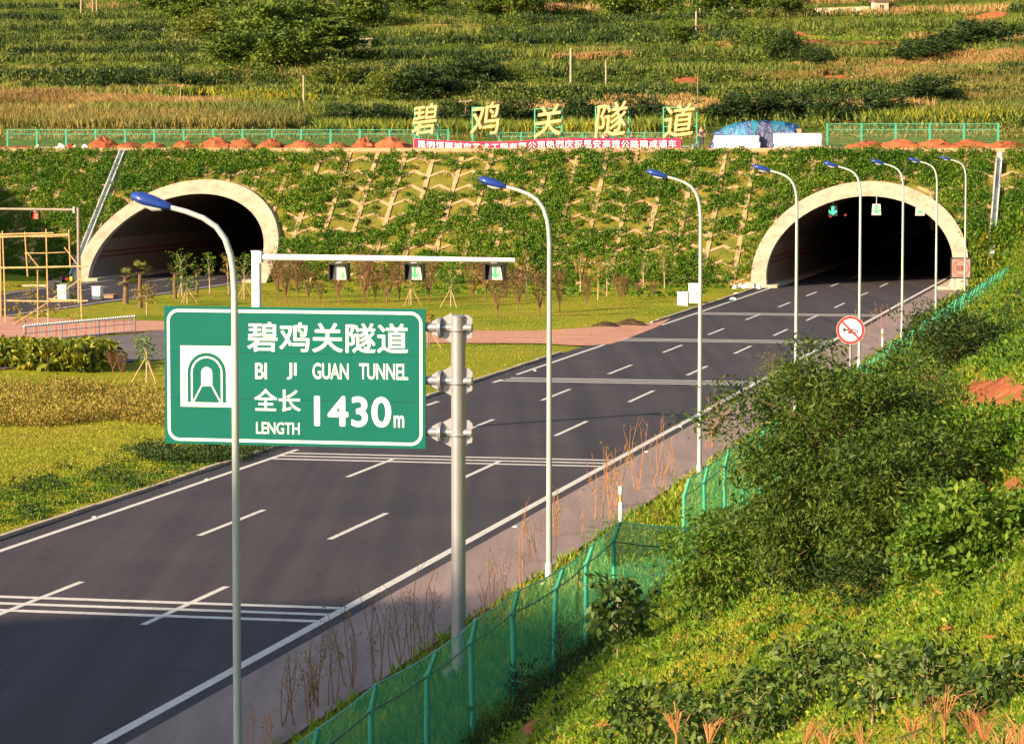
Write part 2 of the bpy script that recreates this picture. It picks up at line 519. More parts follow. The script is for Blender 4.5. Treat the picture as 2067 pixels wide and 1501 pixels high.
class MB:
    def __init__(s): s.v, s.f = [], []
    def add(s, vs, fs):
        k = len(s.v)
        s.v += [tuple(v) for v in vs]
        s.f += [tuple(i + k for i in f) for f in fs]
        return s
    def box(s, a, b):
        (x0, y0, z0), (x1, y1, z1) = a, b
        return s.add([(x0, y0, z0), (x1, y0, z0), (x1, y1, z0), (x0, y1, z0), (x0, y0, z1), (x1, y0, z1), (x1, y1, z1), (x0, y1, z1)],
              [(0, 3, 2, 1), (4, 5, 6, 7), (0, 1, 5, 4), (1, 2, 6, 5), (2, 3, 7, 6), (3, 0, 4, 7)])
    def bar(s, p, q, w, h=None):                 # rectangular bar between two points
        p, q = Vector(p), Vector(q)
        d = (q - p).normalized()
        up = Vector((0, 0, 1)) if abs(d.z) < .95 else Vector((0, 1, 0))
        a = d.cross(up).normalized(); b = a.cross(d)
        h = h or w
        vs = [c + a * i * w / 2 + b * j * h / 2 for c in (p, q) for i, j in ((-1, -1), (1, -1), (1, 1), (-1, 1))]
        return s.add(vs, [(0, 1, 2, 3), (7, 6, 5, 4), (0, 4, 5, 1), (1, 5, 6, 2), (2, 6, 7, 3), (3, 7, 4, 0)])
    def tube(s, pts, rad, n=8, cap=True, sy=1.0):
        pts = [Vector(p) for p in pts]
        if not isinstance(rad, (list, tuple)): rad = [rad] * len(pts)
        ref = None; rings = []
        for i, p in enumerate(pts):
            d = (pts[min(i + 1, len(pts) - 1)] - pts[max(i - 1, 0)]).normalized()
            if ref is None:
                ref = Vector((1, 0, 0)) if abs(d.x) < .9 else Vector((0, 1, 0))
            a = (ref - d * ref.dot(d)).normalized()
            b = d.cross(a); ref = a
            rings.append([p + (a * math.cos(t) + b * math.sin(t) * sy) * rad[i] for t in [2 * math.pi * k / n for k in range(n)]])
        vs = [v for r in rings for v in r]
        fs = [(i * n + k, i * n + (k + 1) % n, (i + 1) * n + (k + 1) % n, (i + 1) * n + k) for i in range(len(pts) - 1) for k in range(n)]
        if cap:
            fs += [tuple(reversed(range(n))), tuple(range((len(pts) - 1) * n, len(pts) * n))]
        return s.add(vs, fs)
    def prism(s, poly, fn, d0, d1):              # poly (a, b) extruded between depths, fn(a, b, d) -> point
        n = len(poly)
        vs = [fn(a, b, d0) for a, b in poly] + [fn(a, b, d1) for a, b in poly]
        fs = [tuple(range(n)), tuple(reversed(range(n, 2 * n)))]
        fs += [(i, n + i, n + (i + 1) % n, (i + 1) % n) for i in range(n)]
        return s.add(vs, fs)
    def sheet(s, P, Q):                          # strip between two polylines
        n = len(P)
        return s.add(list(P) + list(Q), [(i, i + 1, n + i + 1, n + i) for i in range(n - 1)])
    def mesh(s, name, smooth=True):
        me = bpy.data.meshes.new(name)
        me.from_pydata(s.v, [], s.f)
        me.validate(); me.update()
        if smooth:
            me.shade_smooth()
            me.set_sharp_from_angle(angle=R(38))
        return me
    def build(s, name, m, parent=None, smooth=True):
        return link(name, s.mesh(name, smooth), m, parent)

def quads(name, V, m, parent=None):
    """V: (n, k, 3) loose faces"""
    n, K = V.shape[:2]
    me = bpy.data.meshes.new(name)
    me.vertices.add(n * K); me.loops.add(n * K); me.polygons.add(n)
    me.vertices.foreach_set("co", np.ascontiguousarray(V, np.float32).ravel())
    me.loops.foreach_set("vertex_index", np.arange(n * K, dtype=np.int32))
    me.polygons.foreach_set("loop_start", np.arange(0, n * K, K, dtype=np.int32))
    me.polygons.foreach_set("loop_total", np.full(n, K, np.int32))
    me.update(calc_edges=True)
    return link(name, me, m, parent)

def unit(v):
    return v / (np.linalg.norm(v, axis=1, keepdims=True) + 1e-9)

def leaves(C, size, up=.3, aspect=.5, droop=0.0, out=None, round_=False):
    """kite-shaped leaves at C; out = preferred pointing direction"""
    n = len(C)
    d = RNG.normal(size=(n, 3))
    if out is not None: d = unit(d) * .8 + out
    d[:, 2] += up - droop
    d = unit(d)
    a = unit(np.cross(d, unit(RNG.normal(size=(n, 3)))))
    nrm = np.cross(d, a)
    L = (np.asarray(size) * np.ones(n) * RNG.uniform(.6, 1.25, n))[:, None]
    base = C - d * L * .5
    mid = C + nrm * L * .06
    tip = C + d * L * .5 - np.array([0, 0, 1]) * L * droop * .25
    if round_:
        w = a * L * aspect * .5
        m1 = C - d * L * .22 + nrm * L * .03; m2 = C + d * L * .2 + nrm * L * .05
        return np.stack([base, m1 + w * .85, m2 + w * .9, tip, m2 - w * .9, m1 - w * .85], 1)
    return np.stack([base, mid + a * L * aspect * .5, tip, mid - a * L * aspect * .5], 1)

def blades(C, h, w=.06, lean=.35):
    n = len(C)
    t = RNG.uniform(0, 2 * np.pi, n)
    a = np.stack([np.cos(t), np.sin(t), np.zeros(n)], 1)
    hh = (np.asarray(h) * np.ones(n) * RNG.uniform(.5, 1.3, n))[:, None]
    ww = np.asarray(w) * np.ones(n)
    ln = RNG.normal(size=(n, 3)) * lean; ln[:, 2] = 0
    tip = C + np.array([0, 0, 1]) * hh + ln * hh
    mid = C + np.array([0, 0, .55]) * hh + ln * hh * .35
    b = a * ww[:, None]
    return np.stack([C - b * .5, mid - b * .55 + b * 0, tip, mid + b * .55], 1)

def in_poly(px, py, poly):
    inside = np.zeros(len(px), bool)
    n = len(poly)
    for i in range(n):
        x0, y0 = poly[i]; x1, y1 = poly[(i + 1) % n]
        c = ((y0 > py) != (y1 > py)) & (px < (x1 - x0) * (py - y0) / (y1 - y0 + 1e-12) + x0)
        inside ^= c
    return inside

HOLES = []                                    # bare patches kept free of plants

def spots(poly, n, t0=8.0, t1=1400):
    """terrain points spread evenly over what a stretch of the view shows"""
    xs = [p[0] for p in poly]; ys = [p[1] for p in poly]
    px = RNG.uniform(min(xs), max(xs), n * 4); py = RNG.uniform(min(ys), max(ys), n * 4)
    k = in_poly(px, py, poly)
    for hx, hy, hrx, hry in HOLES:
        k &= ((px - hx) / hrx) ** 2 + ((py - hy - hry * .25) / (hry * 1.25)) ** 2 > RNG.uniform(.35, 1.1, len(px))
    px, py = px[k][:n], py[k][:n]
    P = hits(px, py, t0, t1)
    return P[~np.isnan(P[:, 2])]

def clumpify(P, k, r, hgt):
    """k points in a dome of radius r around each of P"""
    n = len(P)
    q = unit(RNG.normal(size=(n * k, 3))) * (RNG.uniform(0, 1, (n * k, 1)) ** .4)
    q[:, 2] = np.abs(q[:, 2])
    rr = np.repeat(np.asarray(r) * np.ones(n), k)[:, None]
    hh = np.repeat(np.asarray(hgt) * np.ones(n), k)[:, None]
    return np.repeat(P, k, 0) + np.concatenate([q[:, :2] * rr, q[:, 2:] * hh], 1), q

def text_mesh(body, bold=.02, extrude=.02, shear=0, spacing=1.0, bevel=0):
    c = bpy.data.curves.new("lettering", 'FONT')
    c.body = body; c.extrude = extrude; c.shear = shear
    c.space_character = spacing; c.resolution_u = 4; c.bevel_depth = bevel
    o = bpy.data.objects.new("lettering", c)
    COL.objects.link(o)
    bpy.context.view_layer.update()
    me = bpy.data.meshes.new_from_object(o.evaluated_get(bpy.context.evaluated_depsgraph_get()))
    bpy.data.objects.remove(o); bpy.data.curves.remove(c)
    me.materials.clear()
    co = np.zeros(len(me.vertices) * 3); me.vertices.foreach_get("co", co)
    co = co.reshape(-1, 3)
    fs = [tuple(p.vertices) for p in me.polygons]
    n = len(co); V = []; FF = []
    for k in range(9 if bold > 0 else 1):                # heavier strokes: the glyph laid over itself
        a = k * math.pi / 4
        d = np.array([math.cos(a), math.sin(a), 0]) * bold if k < 8 and bold > 0 else np.zeros(3)
        V.append(co + d + np.array([0, 0, .0022 * k])); FF += [tuple(i + k * n for i in f) for f in fs]
    V = np.concatenate(V)
    me2 = bpy.data.meshes.new("lettering"); me2.from_pydata(V.tolist(), [], FF); me2.update()
    bpy.data.meshes.remove(me)
    return me2, V

def lettering(body, rect, ydepth, m, parent, name="lettering", bold=.02, thick=.006, shear=0, spacing=1.0, warp=None):
    """text filling rect (x0, z0, x1, z1) of the parent's x-z plane, facing -y"""
    me, co = text_mesh(body, bold, .02, shear, spacing)
    lo, hi = co.min(0), co.max(0)
    x = rect[0] + (co[:, 0] - lo[0]) / (hi[0] - lo[0]) * (rect[2] - rect[0])
    z = rect[1] + (co[:, 1] - lo[1]) / (hi[1] - lo[1]) * (rect[3] - rect[1])
    y = ydepth - (co[:, 2] - lo[2]) / (hi[2] - lo[2]) * thick
    v = np.stack([x, y, z], 1)
    if warp is not None: v = warp(v)
    me.vertices.foreach_set("co", v.astype(np.float32).ravel())
    me.update()
    return link(name, me, m, parent)

ORD = ["first", "second", "third", "fourth", "fifth", "sixth", "seventh", "eighth", "ninth", "tenth", "eleventh", "twelfth",
       "thirteenth", "fourteenth", "fifteenth", "sixteenth", "seventeenth", "eighteenth", "nineteenth", "twentieth",
       "twenty-first", "twenty-second", "twenty-third", "twenty-fourth", "twenty-fifth", "twenty-sixth"]

# ================================================================== SETTING
def grid(name, us, ss, m, zoff=0.0, cut=None):
    U, S = np.meshgrid(us, ss, indexing='ij')
    X = (U + U0) * RX + S * DX; Y = (U + U0) * RY + S * DY
    Z = H(X, Y) + zoff
    nu, ns = len(us), len(ss)
    idx = np.arange(nu * ns).reshape(nu, ns)
    q = np.stack([idx[:-1, :-1], idx[1:, :-1], idx[1:, 1:], idx[:-1, 1:]], -1).reshape(-1, 4)
    if cut is not None:
        uc = (U[:-1, :-1] + U[1:, 1:]).ravel() / 2; sc = (S[:-1, :-1] + S[1:, 1:]).ravel() / 2
        q = q[~cut(uc, sc)]
    me = bpy.data.meshes.new(name)
    V = np.stack([X, Y, Z], -1).reshape(-1, 3)
    me.vertices.add(len(V)); me.loops.add(len(q) * 4); me.polygons.add(len(q))
    me.vertices.foreach_set("co", V.astype(np.float32).ravel())
    me.loops.foreach_set("vertex_index", q.astype(np.int32).ravel())
    me.polygons.foreach_set("loop_start", np.arange(0, len(q) * 4, 4, dtype=np.int32))
    me.polygons.foreach_set("loop_total", np.full(len(q), 4, np.int32))
    me.update(calc_edges=True); me.validate()
    me.shade_smooth()
    return meta(link(name, me, m), kind='structure')

def span(*segs):
    r = []
    for a, b, st in segs: r += list(np.arange(a, b, st))
    return np.array(r + [segs[-1][1]])

PC = {'right': -5.1, 'left': -58.4}           # centre lines of the two tunnels
ARCH_A, ARCH_B, ARCH_Z = 6.9, 5.25, 1.45

def arch(off, n=40):
    """half-open arch outline, left foot to right foot, grown outwards by off"""
    a, b = ARCH_A + off, ARCH_B + off
    t0 = -math.asin((ARCH_Z + .25) / b)
    return [(-a * math.cos(t), ARCH_Z + b * math.sin(t)) for t in [t0 + (math.pi - 2 * t0) * i / n for i in range(n + 1)]]

def in_arch(u, z, off):
    r = np.zeros(u.shape, bool)
    for c in PC.values():
        r |= (((u - c) / (ARCH_A + off)) ** 2 + ((z - ARCH_Z) / (ARCH_B + off)) ** 2 < 1) | ((abs(u - c) < ARCH_A + off - .4) & (z < ARCH_Z))
    return r

ground = grid("ground", span((-240, -80, 8), (-80, -10, 1), (-10, 5, 1.5), (5, 40, .5), (40, 120, 4)),
              span((-160, -10, 8), (-10, S_FOOT, 1.0)), M_LAWN)
def f_ground(nt, b):
    pass
bankm = grid("hillside", span((6.9, 40, .4), (40, 120, 4)), span((-20, 30, .8), (30, S_FOOT, 1.0)), M_BANK, .03)
slope_g = grid("slope", span((-150, -78, 3), (-78, 14, .3), (14, 120, 3)), span((S_FOOT - .45, S_TOP, .3)), M_TAN, .0,
               lambda u, s: in_arch(u, (s - S_FOOT) * SLOPE, .55))
plateau = grid("plateau", span((-150, 120, 1.0)), span((S_TOP, S_TOP + 31, 1.0)), M_RED)
hills = grid("hills", span((-520, -160, 12), (-160, 60, 1.6), (60, 420, 10)), span((S_TOP + 30, S_TOP + 560, 1.6), (S_TOP + 560, S_TOP + 1300, 12)), M_HILL)

# unseen hill beyond the left carriageway, crest shaped to shade the road's near end
def shade_hill():
    n, l = np.meshgrid(np.linspace(-45, 135, 61), np.linspace(-210, -95, 41), indexing='ij')
    nx, ny = -SUN_DIR.y, SUN_DIR.x
    X = n * nx + l * SUN_DIR.x; Y = n * ny + l * SUN_DIR.y
    c = 41.0
    crest = 66.4 - .35 * np.maximum(n - 57, 0) ** 2 - .03 * np.maximum(38 - n, 0) ** 2
    Z = np.maximum(crest, 0) * np.exp(-((l + 140) / 27.0) ** 2) + 1.5 * (fbm(X * .1, Y * .1, 31) - .5) - .3
    me = bpy.data.meshes.new("hill")
    nu, ns = n.shape
    idx = np.arange(nu * ns).reshape(nu, ns)
    q = np.stack([idx[:-1, :-1], idx[1:, :-1], idx[1:, 1:], idx[:-1, 1:]], -1).reshape(-1, 4)
    me.from_pydata(np.stack([X, Y, Z], -1).reshape(-1, 3).tolist(), [], q.tolist())
    me.shade_smooth()
    return meta(link("shade_hill", me, M_HILL), kind='structure')
shade_hill()

# ---- roads
def strip(name, u0, u1, s0, s1, z, m, step=6.0):
    mb = MB()
    n = max(1, int((s1 - s0) / step))
    ss = [s0 + (s1 - s0) * i / n for i in range(n + 1)]
    mb.sheet([Wd(u1, s, z) for s in ss], [Wd(u0, s, z) for s in ss])
    return meta(mb.build(name, m, smooth=False), kind='structure')

S_END = S_FOOT + 150
strip("road", -12.35, .45, -60, S_END, 0.0, M_ASPH)
strip("shoulder", .45, 3.0, -60, S_FOOT + 2, 0.0, M_SHOULD)
strip("left_road", -64.6, -52.2, -60, S_END, 0.0, M_ASPH)

mb = MB()
def mark(u0, u1, s0, s1):
    n = max(1, int((s1 - s0) / 8))
    ss = [s0 + (s1 - s0) * i / n for i in range(n + 1)]
    mb.sheet([Wd(u1, s, .004) for s in ss], [Wd(u0, s, .004) for s in ss])

def sz(px, py): return US(G(px, py))[1]
mark(.0 - .12, .12, -20, S_END)                                   # right edge line
UL = US(G(500, 941))[0]
for a, b in ((None, sz(605, 907)), (sz(868, 818), sz(888, 810)), (sz(1000, 772), sz(1020, 766)), (sz(1058, 756), sz(1242, 696)),
             (sz(1306, 671), sz(1322, 666)), (sz(1346, 656), None)):
    mark(UL - .1, UL + .1, -20 if a is None else a, S_END if b is None else b)
UD2 = US(G(665, 1088))[0]; UD1 = US(G(410, 1077))[0]
S_D = sz(665, 1088)
for k in range(-6, 18):
    for ud in (UD1, UD2):
        mark(ud - .085, ud + .085, S_D + 15 * k, S_D + 15 * k + 6)
# groups of three transverse slow-down bars
for px, py in ((690, 1241), (1226, 935), (1530, 774), (1680, 691), (1782, 637)):
    s = sz(px, py)
    for k in (-1, 0, 1):
        mark2 = (UL + .11, -.13)
        mb.sheet([Wd(mark2[1], s + k * .98 - .17, .006), Wd(mark2[1], s + k * .98 + .17, .006)],
                 [Wd(mark2[0], s + k * .98 - .17, .006), Wd(mark2[0], s + k * .98 + .17, .006)])
for u in (-52.9, -63.9):
    mark(u - .1, u + .1, 60, S_END)
for k in range(4, 18):
    for u in (-56.6, -60.2):
        mark(u - .075, u + .075, 15 * k, 15 * k + 6)
meta(mb.build("road_markings", M_PAINT, smooth=False), kind='structure')

def poly_sheet(name, pts, m, z):
    """flat sheet over a polygon on level ground"""
    mb2 = MB()
    mb2.add([Vector((p.x, p.y, z)) for p in pts], [tuple(range(len(pts)))])
    return mb2

# crossing between the carriageways: dusty track and an asphalt apron
def drape_strip(name, top, bot, m, zoff, nx=40, ny=6, kind='structure'):
    """sheet over the terrain between two edges given as sight lines"""
    def samp(pl, t):
        xs = np.array([p[0] for p in pl], float); ys = np.array([p[1] for p in pl], float)
        d = np.concatenate([[0], np.cumsum(np.hypot(np.diff(xs), np.diff(ys)))]); d /= d[-1]
        return np.interp(t, d, xs), np.interp(t, d, ys)
    t = np.linspace(0, 1, nx)
    tx, ty = samp(top, t); bx, by = samp(bot, t)
    P0 = [G(x, y) for x, y in zip(tx, ty)]; P1 = [G(x, y) for x, y in zip(bx, by)]
    V = []
    for j in range(ny):
        f = j / (ny - 1)
        for a, b in zip(P0, P1):
            p = a.lerp(b, f)
            V.append((p.x, p.y, max(h1(p.x, p.y), -.05 if kind else 0) + zoff))
    fs = [(j * nx + i, (j + 1) * nx + i, (j + 1) * nx + i + 1, j * nx + i + 1) for j in range(ny - 1) for i in range(nx - 1)]
    me = bpy.data.meshes.new(name); me.from_pydata(V, [], fs); me.update(); me.shade_smooth()
    return meta(link(name, me, m), kind='structure')
drape_strip("track", [(-60, 636), (120, 646), (330, 652), (600, 664), (900, 668), (1080, 669), (1200, 664), (1290, 656), (1355, 642)],
            [(-60, 690), (120, 682), (330, 672), (600, 690), (900, 694), (1080, 695), (1160, 699), (1240, 694), (1330, 658)], M_PINK, .055)
drape_strip("side_road", [(-60, 700), (120, 690), (330, 672), (520, 686), (640, 692)],
            [(-60, 752), (120, 742), (330, 728), (520, 722), (640, 708)], M_WORN, .05)

# low kerb along the median, open at the crossing; strip along the outer edge
mb = MB()
s_gap0, s_gap1 = sz(1120, 712), sz(1335, 652)
for a, b in ((-40, s_gap0), (s_gap1, S_FOOT - 1)):
    n = int((b - a) / 2)
    for i in range(n):
        s0, s1 = a + (b - a) * i / n, a + (b - a) * (i + 1) / n - .02
        j = random.uniform(-.02, .02); dz = random.uniform(-.015, .015)
        p = [Wd(-12.36 + j, s0), Wd(-12.36 + j, s1), Wd(-12.52 + j, s1), Wd(-12.52 + j, s0)]
        mb.add([(q.x, q.y, -.1) for q in p] + [(q.x, q.y, .09 + dz) for q in p],
               [(4, 5, 6, 7), (0, 1, 5, 4), (1, 2, 6, 5), (2, 3, 7, 6), (3, 0, 4, 7)])
meta(mb.build("kerb", M_CONC, smooth=False), kind='structure')
mb = MB()
for i in range(120):
    s0 = 20 + i * 1.75; s1 = s0 + 1.72
    j = random.uniform(-.03, .03)
    p = [Wd(3.0, s0), Wd(3.0, s1), Wd(3.22 + j, s1), Wd(3.22 + j, s0)]
    mb.add([(q.x, q.y, -.2) for q in p] + [(q.x, q.y, .03 + random.uniform(0, .02)) for q in p],
           [(7, 6, 5, 4), (4, 5, 1, 0), (5, 6, 2, 1), (6, 7, 3, 2), (7, 4, 0, 3)])
meta(mb.build("edge_kerb", M_SHOULD, smooth=False), kind='structure')

# ================================================================== TUNNEL PORTALS
def portal(side, label):
    c = PC[side]
    t = thing("tunnel_portal", label, "tunnel", Wd(c, S_FOOT, 0))
    inn, out = arch(0), arch(1.12)
    mb = MB(); n = len(inn)
    fr = lambda z: -.75 + max(z, 0) / SLOPE                       # cut back parallel to the slope
    bevel = .06
    A = [(x, fr(z) + .0, z) for x, z in inn]
    B = [(x, fr(z) + .0, z) for x, z in out]
    C = [(x, fr(z) + 2.6, z) for x, z in out]
    D = [(x, fr(z) + .9, z) for x, z in inn]
    mb.add(A + B + C + D, [(i, i + 1, n + i + 1, n + i) for i in range(n - 1)] +
           [(n + i, n + i + 1, 2 * n + i + 1, 2 * n + i) for i in range(n - 1)] +
           [(3 * n + i, 3 * n + i + 1, i + 1, i) for i in range(n - 1)])
    mb.build("portal_ring", M_CONC, t)
    # lining: lower panels and dark vault
    def lining(sel, off, m, nm):
        L = MB()
        pts = [(x, z) for x, z in arch(off) if sel(z)]
        for grp in ([p for p in pts if p[0] < 0], [p for p in pts if p[0] >= 0]) if nm == "wall_panel" else [pts]:
            k = len(grp)
            ys = [.9, 12, 30, 60, 100, 148]
            V = [(x, (fr(z) + .88) if j == 0 else y + fr(z) * (1 - j / 5), z) for j, y in enumerate(ys) for x, z in grp]
            L.add(V, [(j * k + i, j * k + i + 1, (j + 1) * k + i + 1, (j + 1) * k + i) for j in range(len(ys) - 1) for i in range(k - 1)])
        return L.build(nm, m, t)
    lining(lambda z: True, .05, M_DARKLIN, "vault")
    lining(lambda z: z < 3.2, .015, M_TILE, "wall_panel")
    e = MB(); e.add([(x * 1.01, 149, z) for x, z in arch(.05)], [tuple(range(n))]); e.build("dark_end_cap", M_DARKLIN, t)  # cap added to close the cut-short tube and keep it dark
    # twin red lines on the left wall, and the raised walkways
    st = MB()
    for sgn in (-1, 1):
        for z0, z1 in ((1.72, 1.86), (2.08, 2.22)):
            xs = lambda z: sgn * (ARCH_A * math.sqrt(max(0, 1 - ((z - ARCH_Z) / ARCH_B) ** 2)) - .03)
            st.add([(xs(z0), fr(z0) + 1.2, z0), (xs(z1), fr(z1) + 1.2, z1), (xs(z1), 148, z1), (xs(z0), 148, z0)], [(0, 1, 2, 3)])
    st.build("wall_stripe", plain("dull_red_stripe", (.20, .035, .03), .7), t, False)
    for sgn in (-1, 1):
        w = MB(); a, b = sorted((sgn * 5.9, sgn * 6.75))
        w.box((a, -.6, -.2), (b, 148, .22)); w.build("walkway", M_CONC, t, False)
    return t
portal('left', "left tunnel mouth with a pale concrete ring, behind the palms, no signal arrows inside")
portal('right', "right tunnel mouth with a pale concrete ring at the end of the three lane road")

# lane signals hung inside the right tunnel
def down_arrow(mb, y, w, h, z0=0.0):
    a = w * .16
    mb.add([(-a, y, z0 + h), (a, y, z0 + h), (a, y, z0 + h * .3), (w / 2, y, z0 + h * .58), (w / 2, y, z0 + h * .32), (0, y, z0),
            (-w / 2, y, z0 + h * .32), (-w / 2, y, z0 + h * .58), (-a, y, z0 + h * .3)],
           [(0, 1, 2, 8), (2, 3, 4, 5), (8, 2, 5), (8, 5, 6, 7)])

def tunnel_signal(px, py, label, lit, w=.62):
    s = S_FOOT + 7.3
    u, z = PL(px, py, s)
    t = thing("lane_signal", label, "signal", Wd(u, s, z), group="lane signals inside the right tunnel")
    b = MB()
    b.prism([(-.36, -.42), (.36, -.42), (.30, .42), (-.30, .42)], lambda a, q, d: (a, d, q), 0, .22)
    b.build("housing", M_BLACK if lit else M_SIGFACE, t)
    hz = ARCH_Z + ARCH_B * math.sqrt(max(0, 1 - ((u - PC['right']) / ARCH_A) ** 2)) - z
    h = MB(); h.tube([(0, .12, .40), (0, .12, max(hz, .7))], .035); h.build("hanger", M_GALV, t)
    a = MB(); down_arrow(a, -.012, w, .66, -.33); a.build("arrow", M_ARROW if lit else M_ARROWOFF, t, False)
tunnel_signal(1681, 425, "lit green arrow signal hanging in the right tunnel, leftmost of its three signals", True)
tunnel_signal(1769, 423, "pale green lane signal hanging under the crown of the right tunnel, middle of its three", False)
tunnel_signal(1857, 424, "pale lane signal close under the ring of the right tunnel, rightmost of its three", False, .4)
for k, (px, py) in enumerate(((1676, 437), (1706, 434))):
    u, z = PL(px, py, S_FOOT + 30)
    t = thing("marker_light", ("brighter left one" if k == 0 else "fainter right one") + " of two small red lights deep inside the right tunnel", "light",
              Wd(u, S_FOOT + 30, z))
    b = MB(); b.tube([(0, 0, 0), (0, .2, 0)], .10); b.build("lamp_body", M_REDSIG, t)
    b = MB(); b.tube([(0, .1, .08), (0, .1, 6.4 - z)], .03); b.build("hanger", M_BLACK, t)

# ================================================================== STREET LAMPS
def lamp_parts(t):
    b = MB()
    b.tube([(0, 0, -.3), (0, 0, 3), (0, 0, 8.2), (-.02, 0, 8.55)], [.072, .068, .056, .053], 12)
    b.build("pole", M_LAMPPOLE, t)
    b = MB()
    b.tube([(-.02, 0, 8.55), (-.06, 0, 8.8), (-.15, 0, 9.06), (-.30, 0, 9.26), (-.52, 0, 9.40), (-.80, 0, 9.50), (-1.10, 0, 9.575)],
           [.053, .052, .05, .048, .046, .044, .042], 12)
    b.build("arm", M_LAMPPOLE, t)
    b = MB()
    prof = [(0, .05, .05), (.03, .072, .065), (.14, .11, .09), (.30, .155, .115), (.45, .165, .12), (.58, .13, .10), (.66, .07, .06), (.69, .012, .01)]
    n = 14; V = []
    for x, w, h in prof:
        for k in range(n):
            a = 2 * math.pi * k / n
            zz = math.sin(a) * h
            V.append((-1.06 - x, math.cos(a) * w, 9.565 + x * .27 + (zz if zz > 0 else zz * .75)))
    fs = [(i * n + k, i * n + (k + 1) % n, (i + 1) * n + (k + 1) % n, (i + 1) * n + k) for i in range(len(prof) - 1) for k in range(n)]
    fs += [tuple(reversed(range(n))), tuple(range((len(prof) - 1) * n, len(prof) * n))]
    b.add(V, fs); hd = b.build("lamp_head", M_BLUE, t)
    b = MB()
    b.tube([(-1.22, 0, 9.545), (-1.36, 0, 9.565), (-1.52, 0, 9.61)], [.05, .085, .05], 12, True, .8)
    b.build("lamp_glass", M_LENS, hd)
    b = MB()
    b.tube([(0, 0, -.3), (0, 0, .45), (0, 0, .5)], [.10, .10, .075], 12); b.box((-.17, -.17, -.06), (.17, .17, .02))
    b.build("base_sleeve", M_LAMPPOLE, t)

def copy_thing(src, label, loc, rz=None, scale=None):
    r = src.copy(); COL.objects.link(r)
    r.location = loc
    if rz is not None: r.rotation_euler = (0, 0, rz)
    if scale is not None: r.scale = scale if hasattr(scale, '__len__') else (scale,) * 3
    r["label"] = label
    for ch in list(src.children):
        c = ch.copy(); COL.objects.link(c); c.parent = r
        for g in ch.children:
            d = g.copy(); COL.objects.link(d); d.parent = c
    return r

LAMP_U = 3.72
LAMP_LBL = ["blue headed street lamp nearest the camera, its pole crossing in front of the green sign",
            "blue headed street lamp, second from the camera, right of the big sign post",
            "blue headed street lamp, third from the camera, rising behind the green mesh fence",
            "blue headed street lamp, fourth from the camera, just left of the right tunnel mouth",
            "blue headed street lamp, fifth from the camera, behind the round no honking sign",
            "blue headed street lamp, sixth from the camera, in front of the right tunnel crown",
            "blue headed street lamp, seventh from the camera, before the right side of the tunnel mouth",
            "blue headed street lamp farthest from the camera, at the right edge of the tunnel ring"]
L0 = None
for px, lab in zip((473, 1109, 1414, 1608, 1736, 1822, 1890, 1948), LAMP_LBL):
    k = (px - CW / 2) / F                         # X = k*Y on this sight line (near enough for a plumb pole)
    # u = X*RX + Y*RY - U0
    Yd = (LAMP_U + U0) / (k * RX + RY)
    p = Vector((k * Yd, Yd, 0.0))
    if L0 is None:
        L0 = thing("street_lamp", lab, "street lamp", p, group="blue headed street lamps along the right shoulder")
        lamp_parts(L0)
    else:
        copy_thing(L0, lab, p)

# ================================================================== BIG GREEN SIGN
S_SIGN = US(Vector((-1.12, 60.0, 0)))[1]
u_p, _z = PL(925, 700, S_SIGN)
t = thing("guide_sign", "big green road sign with white tunnel symbol and Chinese writing on a thick steel post", "road sign", Wd(u_p, S_SIGN, 0))
s_pan = S_SIGN - .13
def pan(px, py):
    u, z = PL(px, py, s_pan)
    return u - u_p, z
(xl, zt), (xr, zb) = pan(331, 617), pan(859, 906)
PY = s_pan - S_SIGN
hb = (zt - zb) / 3
for k in range(3):
    b = MB(); b.box((xl, PY, zb + hb * k + .003), (xr, PY + .035, zb + hb * (k + 1) - .003)); b.build("panel_board", M_SIGN, t, False)
b = MB(); b.box((xl + .05, PY + .036, zb + .05), (xr - .05, PY + .05, zt - .05)); b.build("backing", M_GALV, t, False)
def rrect(x0, z0, x1, z1, r, n=8):
    pts = []
    for cx, cz, a0 in ((x1 - r, z1 - r, 0), (x0 + r, z1 - r, 90), (x0 + r, z0 + r, 180), (x1 - r, z0 + r, 270)):
        pts += [(cx + r * math.cos(R(a0 + 90 * k / n)), cz + r * math.sin(R(a0 + 90 * k / n))) for k in range(n + 1)]
    return pts
def frame_ring(mb, o, i, y):
    n = len(o)
    mb.add([(x, y, z) for x, z in o] + [(x, y, z) for x, z in i], [(k, (k + 1) % n, n + (k + 1) % n, n + k) for k in range(n)])
W, Hh = xr - xl, zt - zb
x0, x1, z0, z1 = xl + W * .011, xr - W * .011, zb + Hh * .022, zt - Hh * .022
b = MB(); frame_ring(b, rrect(x0, z0, x1, z1, .24), rrect(x0 + .058, z0 + .058, x1 - .058, z1 - .058, .185), PY - .004)
b.build("border", M_SIGNW, t, False)
(ix0, iz1), (ix1, iz0) = pan(364, 697), pan(473, 822)
ix1 = ix0 + (iz1 - iz0) * .90
y = PY - .004
b = MB(); b.add([(ix0, y, iz0), (ix1, y, iz0), (ix1, y, iz1), (ix0, y, iz1)], [(0, 1, 2, 3)])
ic = b.build("symbol", M_SIGNW, t, False)
def archpts(cx, hw, zb_, zs, n=16):
    return [(cx - hw, zb_)] + [(cx - hw * math.cos(math.pi * k / n), zs + hw * math.sin(math.pi * k / n)) for k in range(n + 1)] + [(cx + hw, zb_)]
cx = (ix0 + ix1) / 2; wI = ix1 - ix0; hI = iz1 - iz0
